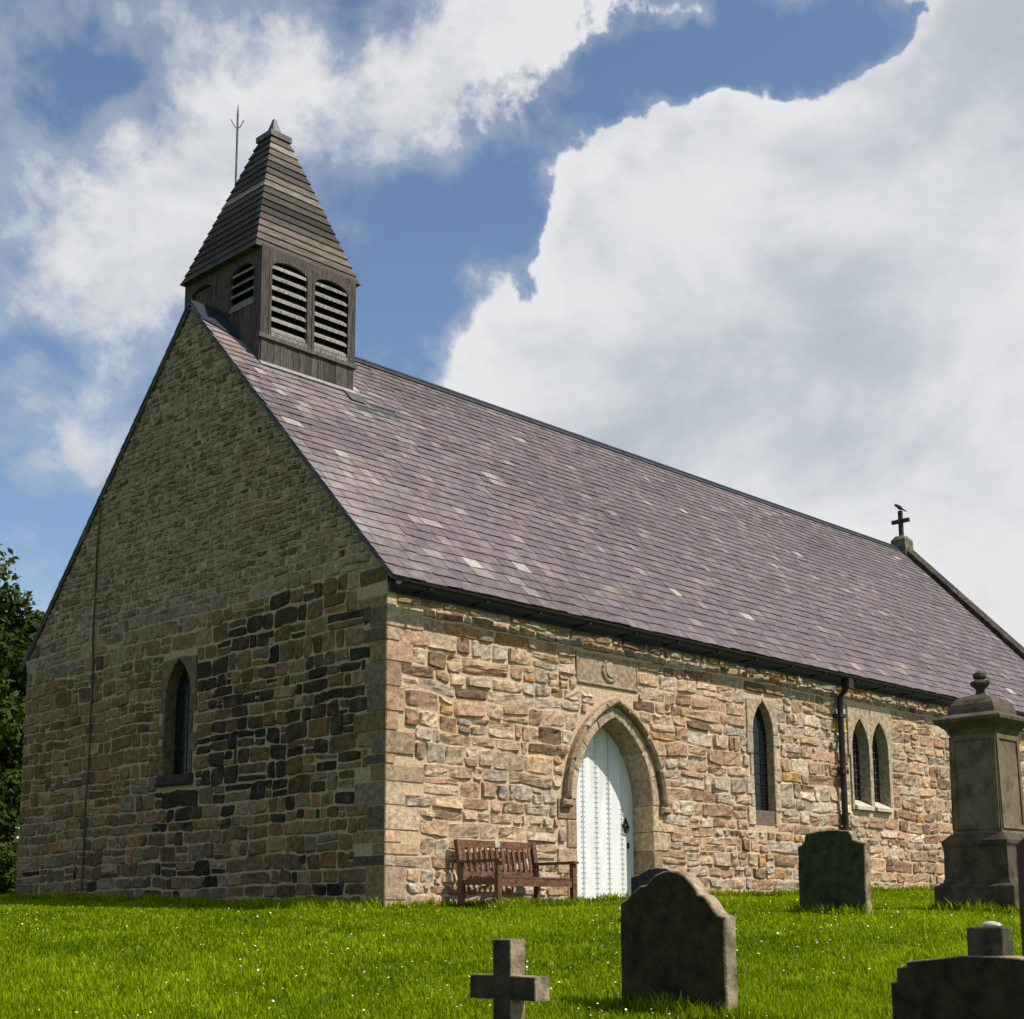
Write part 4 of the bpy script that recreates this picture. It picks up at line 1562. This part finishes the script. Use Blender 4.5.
def make_monument():
    cx, cy = 4.08, -5.29
    z0 = float(zg(cx, cy))
    root = empty('tomb_monument', (cx, cy, z0))
    tag(root, 'tall square pedestal monument with domed cap and finial beside the church', 'monument')
    c = (0.155, .120, .078)
    d = (0.080, .063, .042)
    b0 = -.05 - z0

    def part(name, rings, col=c):
        m_ = MB(); m_.rings([(h, z + b0) for h, z in rings], 0, 0, col)
        return m_.build(name, [M['tomb']], root)
    part('plinth', [(.455, -.3), (.45, .20), (.44, .215), (.40, .235)], d)
    die = part('lower_die', [(.385, .236), (.375, .27), (.365, .29), (.36, .62), (.375, .65), (.375, .69), (.33, .735), (.30, .77)], d)
    sh = part('shaft', [(.285, .771), (.28, .80), (.262, 1.84), (.275, 1.86)], c)
    m_ = MB()

    def frame(axis, sgn, half, u0, u1, v0, v1, w, off):
        def fr(u, v, h):
            t = (v - .8) / 1.04
            hh = half - .018 * t + h
            return (sgn * hh, u, v + b0) if axis == 'x' else (u, sgn * hh, v + b0)
        for (a_, b_, e_, f_) in ((u0, u1, v0, v0 + w), (u0, u1, v1 - w, v1), (u0, u0 + w, v0 + w + .001, v1 - w - .001), (u1 - w, u1, v0 + w + .001, v1 - w - .001)):
            V = [fr(a_, e_, -.02), fr(b_, e_, -.02), fr(b_, f_, -.02), fr(a_, f_, -.02), fr(a_, e_, off), fr(b_, e_, off), fr(b_, f_, off), fr(a_, f_, off)]
            m_.add(V, [(3, 2, 1, 0), (4, 5, 6, 7), (0, 1, 5, 4), (1, 2, 6, 5), (2, 3, 7, 6), (3, 0, 4, 7)], jit(c, .05, rr))
    for ax in 'xy':
        for sg in (-1, 1):
            frame(ax, sg, .28, -.262, .262, .815, 1.83, .05, .016)
    m_.build('panel_frame', [M['tomb']], sh, recalc=True)
    part('cornice', [(.275, 1.861), (.29, 1.90), (.345, 1.95), (.385, 1.985), (.39, 2.02), (.375, 2.035), (.28, 2.075)], (0.10, .079, .053))
    dome = part('dome', [(.275, 2.076), (.27, 2.12), (.25, 2.18), (.21, 2.235), (.15, 2.275), (.08, 2.295)], (0.105, .082, .055))
    m_ = MB()
    m_.lathe([(.07, 2.29), (.05, 2.33), (.045, 2.36), (.085, 2.395), (.10, 2.43), (.07, 2.46), (.05, 2.475), (.075, 2.50), (.07, 2.54), (.03, 2.565), (.004, 2.58)], (0, 0, b0), 12, (0.06, .05, .035))
    for t in range(4):
        th_ = t * math.pi / 2
        m_.lathe([(.012, -.03), (.03, -.01), (.032, .015), (.01, .035)], (.085 * math.cos(th_), .085 * math.sin(th_), 2.43 + b0), 8, (0.06, .05, .035))
    m_.build('finial', [M['tomb']], root)


make_headstone(); make_small(); make_hidden(); make_cross(); make_fg(); make_bar(); make_monument()


# ------------------------------------------------------------------ trees and shrubs
def leaves(n, centres, radii, size, rng, flat=0.8):
    k = rng.integers(0, len(centres), n)
    v = rng.normal(0, 1, (n, 3)); v /= np.linalg.norm(v, axis=1)[:, None]
    rad = rng.random(n) ** 0.45
    P = centres[k] + v * (radii[k] * rad)[:, None] * np.array([1, 1, flat])
    nrm = v + rng.normal(0, .6, (n, 3)) + np.array([0, 0, .4]); nrm /= np.linalg.norm(nrm, axis=1)[:, None]
    a = np.cross(nrm, rng.normal(0, 1, (n, 3))); a /= np.linalg.norm(a, axis=1)[:, None] + 1e-9
    b = np.cross(nrm, a)
    s = size * rng.uniform(.6, 1.4, n)
    V = np.stack([P - a * s[:, None] * .9, P - b * s[:, None] * .5 + nrm * .1 * s[:, None], P + a * s[:, None] * .9, P + b * s[:, None] * .5 + nrm * .1 * s[:, None]], 1).reshape(-1, 3)
    F = np.arange(4 * n).reshape(n, 4)
    cc = rng.random(len(centres))
    fac = np.clip(.55 * cc[k] + .45 * rng.random(n), 0, 1)
    return V, F, np.repeat(fac, 4)


def tree(name, label, x, y, height, rad, nclump, nleaf, size, seed, trunk_h, group=None, mat='leaf'):
    rng = np.random.default_rng(seed)
    z = float(zg(x, y))
    root = empty(name, (x, y, z))
    tag(root, label, 'tree', group)
    mb = MB()
    mb.tube([(0, 0, -.3), (.05, .02, trunk_h * .5), (.1, -.05, trunk_h), (.12, 0, height * .7)], [rad * .11, rad * .085, rad * .07, rad * .025], 10)
    for i in range(9):
        th_ = i * 2.4; hz_ = trunk_h * .7 + (height * .55) * i / 9
        r_ = rad * .7
        mb.tube([(.08, 0, hz_), (r_ * .5 * math.cos(th_), r_ * .5 * math.sin(th_), hz_ + r_ * .28), (r_ * math.cos(th_), r_ * math.sin(th_), hz_ + r_ * .45)], [rad * .045, rad * .03, rad * .01], 6)
    mb.build('trunk', M['bark'], root)
    cen = []; rr_ = []
    for i in range(nclump):
        v = rng.normal(0, 1, 3); v /= np.linalg.norm(v)
        q = rng.random() ** .4
        zc = trunk_h * .35 + (height - trunk_h * .35) * .5 * (1 + v[2] * q * .98)
        f = math.sin(math.pi * min(1, max(.05, (zc - trunk_h * .2) / (height * 1.02 - trunk_h * .2)))) ** .35
        cen.append((v[0] * rad * q * f * .95, v[1] * rad * q * f * .95, zc)); rr_.append(rad * rng.uniform(.13, .27))
    V, F, fac = leaves(nleaf, np.array(cen), np.array(rr_), size, rng)
    o = big_mesh('crown', V, F, fac, M[mat], 4)
    o.parent = root


tree('broadleaf_tree', 'dark green leafy tree rising behind the left end of the church', 4.0, 21.9, 9.25, 3.7, 230, 95000, .11, 12, 0.7)


def shrub(x, y, r, h, n, seed, label, mat='leaf_pale', size=.05, nc=26):
    rng = np.random.default_rng(seed)
    z = float(zg(x, y))
    root = empty('shrub', (x, y, z)); tag(root, label, 'shrub')
    a = rng.uniform(0, 2 * math.pi, nc); q = np.sqrt(rng.random(nc)) * r * .75; hh = rng.uniform(.05, .85, nc)
    q = q * np.sqrt(1 - hh * .7)
    cen = np.stack([q * np.cos(a), q * np.sin(a), hh * h], 1)
    V, F, fac = leaves(n, cen, r * rng.uniform(.2, .36, nc), size, rng)
    o = big_mesh('foliage', V, F, fac, M[mat], 4); o.parent = root
    mb = MB()
    for i in range(5):
        mb.tube([(0, 0, -.05), (r * .3 * math.cos(i * 1.3), r * .3 * math.sin(i * 1.3), h * .6)], [.025, .008], 5)
    mb.build('stem', M['bark'], root)


shrub(2.95, 15.5, .75, .95, 7000, 4, 'small green shrub low at the far left corner of the church')
shrub(4.25, 19.85, 2.0, 3.6, 32000, 6, 'large dark green bush filling the space under the tree behind the church', 'leaf', .10, 46)


# ------------------------------------------------------------------ grass and flowers
def in_church(x, y, m=0.02):
    return (x > -m) & (x < L + .3 + m) & (y > -m) & (y < W + m)


def scatter(n, s0, s1, spread, rng, power=1.0):
    """points on the lawn, denser towards the viewer's side of the yard"""
    s = s0 * (s1 / s0) ** (rng.random(n) ** power)
    t = rng.uniform(spread[0], spread[1], n)
    x = CAM[0] + s * (math.cos(YAW) + t * math.sin(YAW)); y = CAM[1] + s * (math.sin(YAW) - t * math.cos(YAW))
    k = ~in_church(x, y)
    return x[k], y[k], s[k]


def grass():
    rng = np.random.default_rng(21)
    x, y, s = scatter(560000, 6.3, 30.0, (-.5, .78), rng, 0.85)
    n1 = len(x)
    # longer tufts along the foot of the walls and round the stones
    tx, ty = [], []
    def strip(xa, ya, xb, yb, n, w):
        t = rng.random(n)
        tx.append(xa + (xb - xa) * t + rng.normal(0, w, n)); ty.append(ya + (yb - ya) * t + rng.normal(0, w, n))
    strip(0, -.10, 14, -.10, 9000, .05); strip(-.10, 0, -.10, W, 7000, .06); strip(-.3, .2, -.3, 3.2, 2500, .14)
    strip(-3.68, -7.3, -3.68, -6.5, 900, .04); strip(-3.68, -7.35, -3.45, -7.35, 300, .03)
    strip(1.9, -4.98, 1.9, -4.2, 700, .05); strip(3.55, -5.75, 3.55, -4.85, 700, .05); strip(3.6, -5.8, 4.5, -5.8, 700, .05)
    strip(.9, -.9, 2.5, -.75, 2500, .09); strip(1.2, -.5, 2.3, -.5, 1200, .2)
    tx = np.concatenate(tx); ty = np.concatenate(ty)
    k = ~in_church(tx, ty); tx, ty = tx[k], ty[k]
    ts = (tx - CAM[0]) * math.cos(YAW) + (ty - CAM[1]) * math.sin(YAW)
    x = np.concatenate([x, tx]); y = np.concatenate([y, ty]); s = np.concatenate([s, ts])
    n = len(x)
    z = zg(x, y)
    patch = fbm(x * .7, y * .7, 31, 3)
    patch2 = fbm(x * 4, y * 4, 35, 2)
    h = rng.uniform(.024, .060, n) * (1 + .35 * patch + .3 * patch2)
    h[n1:] *= rng.uniform(1.1, 3.0, n - n1)
    w = np.maximum(.0035, .00052 * s) * rng.uniform(.7, 1.4, n)
    th = rng.uniform(0, 2 * math.pi, n)
    dx, dy = np.cos(th), np.sin(th)
    lean = rng.uniform(.1, .75, n) * h
    ph = th + rng.normal(0, .5, n) + math.pi / 2
    lx, ly = np.cos(ph) * lean, np.sin(ph) * lean
    P = np.empty((n, 5, 3))
    P[:, 0] = np.stack([x - dx * w, y - dy * w, z - .01], 1); P[:, 1] = np.stack([x + dx * w, y + dy * w, z - .01], 1)
    P[:, 2] = np.stack([x + dx * w * .8 + lx * .35, y + dy * w * .8 + ly * .35, z + h * .6], 1); P[:, 3] = np.stack([x - dx * w * .8 + lx * .35, y - dy * w * .8 + ly * .35, z + h * .6], 1)
    P[:, 4] = np.stack([x + lx, y + ly, z + h], 1)
    b = np.arange(n) * 5
    tri = np.concatenate([np.stack([b, b + 1, b + 2], 1), np.stack([b, b + 2, b + 3], 1), np.stack([b + 3, b + 2, b + 4], 1)])
    fac = np.clip(.45 + .42 * patch + .34 * patch2 + rng.normal(0, .20, n), 0, 1)
    o = big_mesh('grass', P.reshape(-1, 3), tri, np.repeat(fac, 5), M['grass'], 3)
    tag(o, 'bright green short grass covering the churchyard', 'grass', kind='stuff')


def daisies():
    rng = np.random.default_rng(8)
    x, y, s = scatter(7500, 7.0, 21, (-.48, .65), rng, 0.9)
    d = fbm(x * .55, y * .55, 91, 3)
    k = rng.random(len(x)) < np.clip(.30 + .8 * d, 0.06, 1)
    x, y, s = x[k], y[k], s[k]
    n = len(x)
    z = zg(x, y) + rng.uniform(.045, .075, n)
    r = rng.uniform(.004, .0095, n)
    m = 6
    t = np.arange(m) * 2 * math.pi / m
    tl = rng.normal(0, .35, (n, 2))
    cx, cy = np.cos(t), np.sin(t)
    V = np.stack([x[:, None] + r[:, None] * cx, y[:, None] + r[:, None] * cy, z[:, None] + r[:, None] * (tl[:, :1] * cx + tl[:, 1:] * cy) + .002], 2).reshape(-1, 3)
    F = np.arange(n * m).reshape(n, m)
    o = big_mesh('daisies', V, F, np.ones(len(V)), M['petal'], m)
    tag(o, 'tiny white daisies scattered through the lawn', 'flowers', kind='stuff')


grass()
daisies()
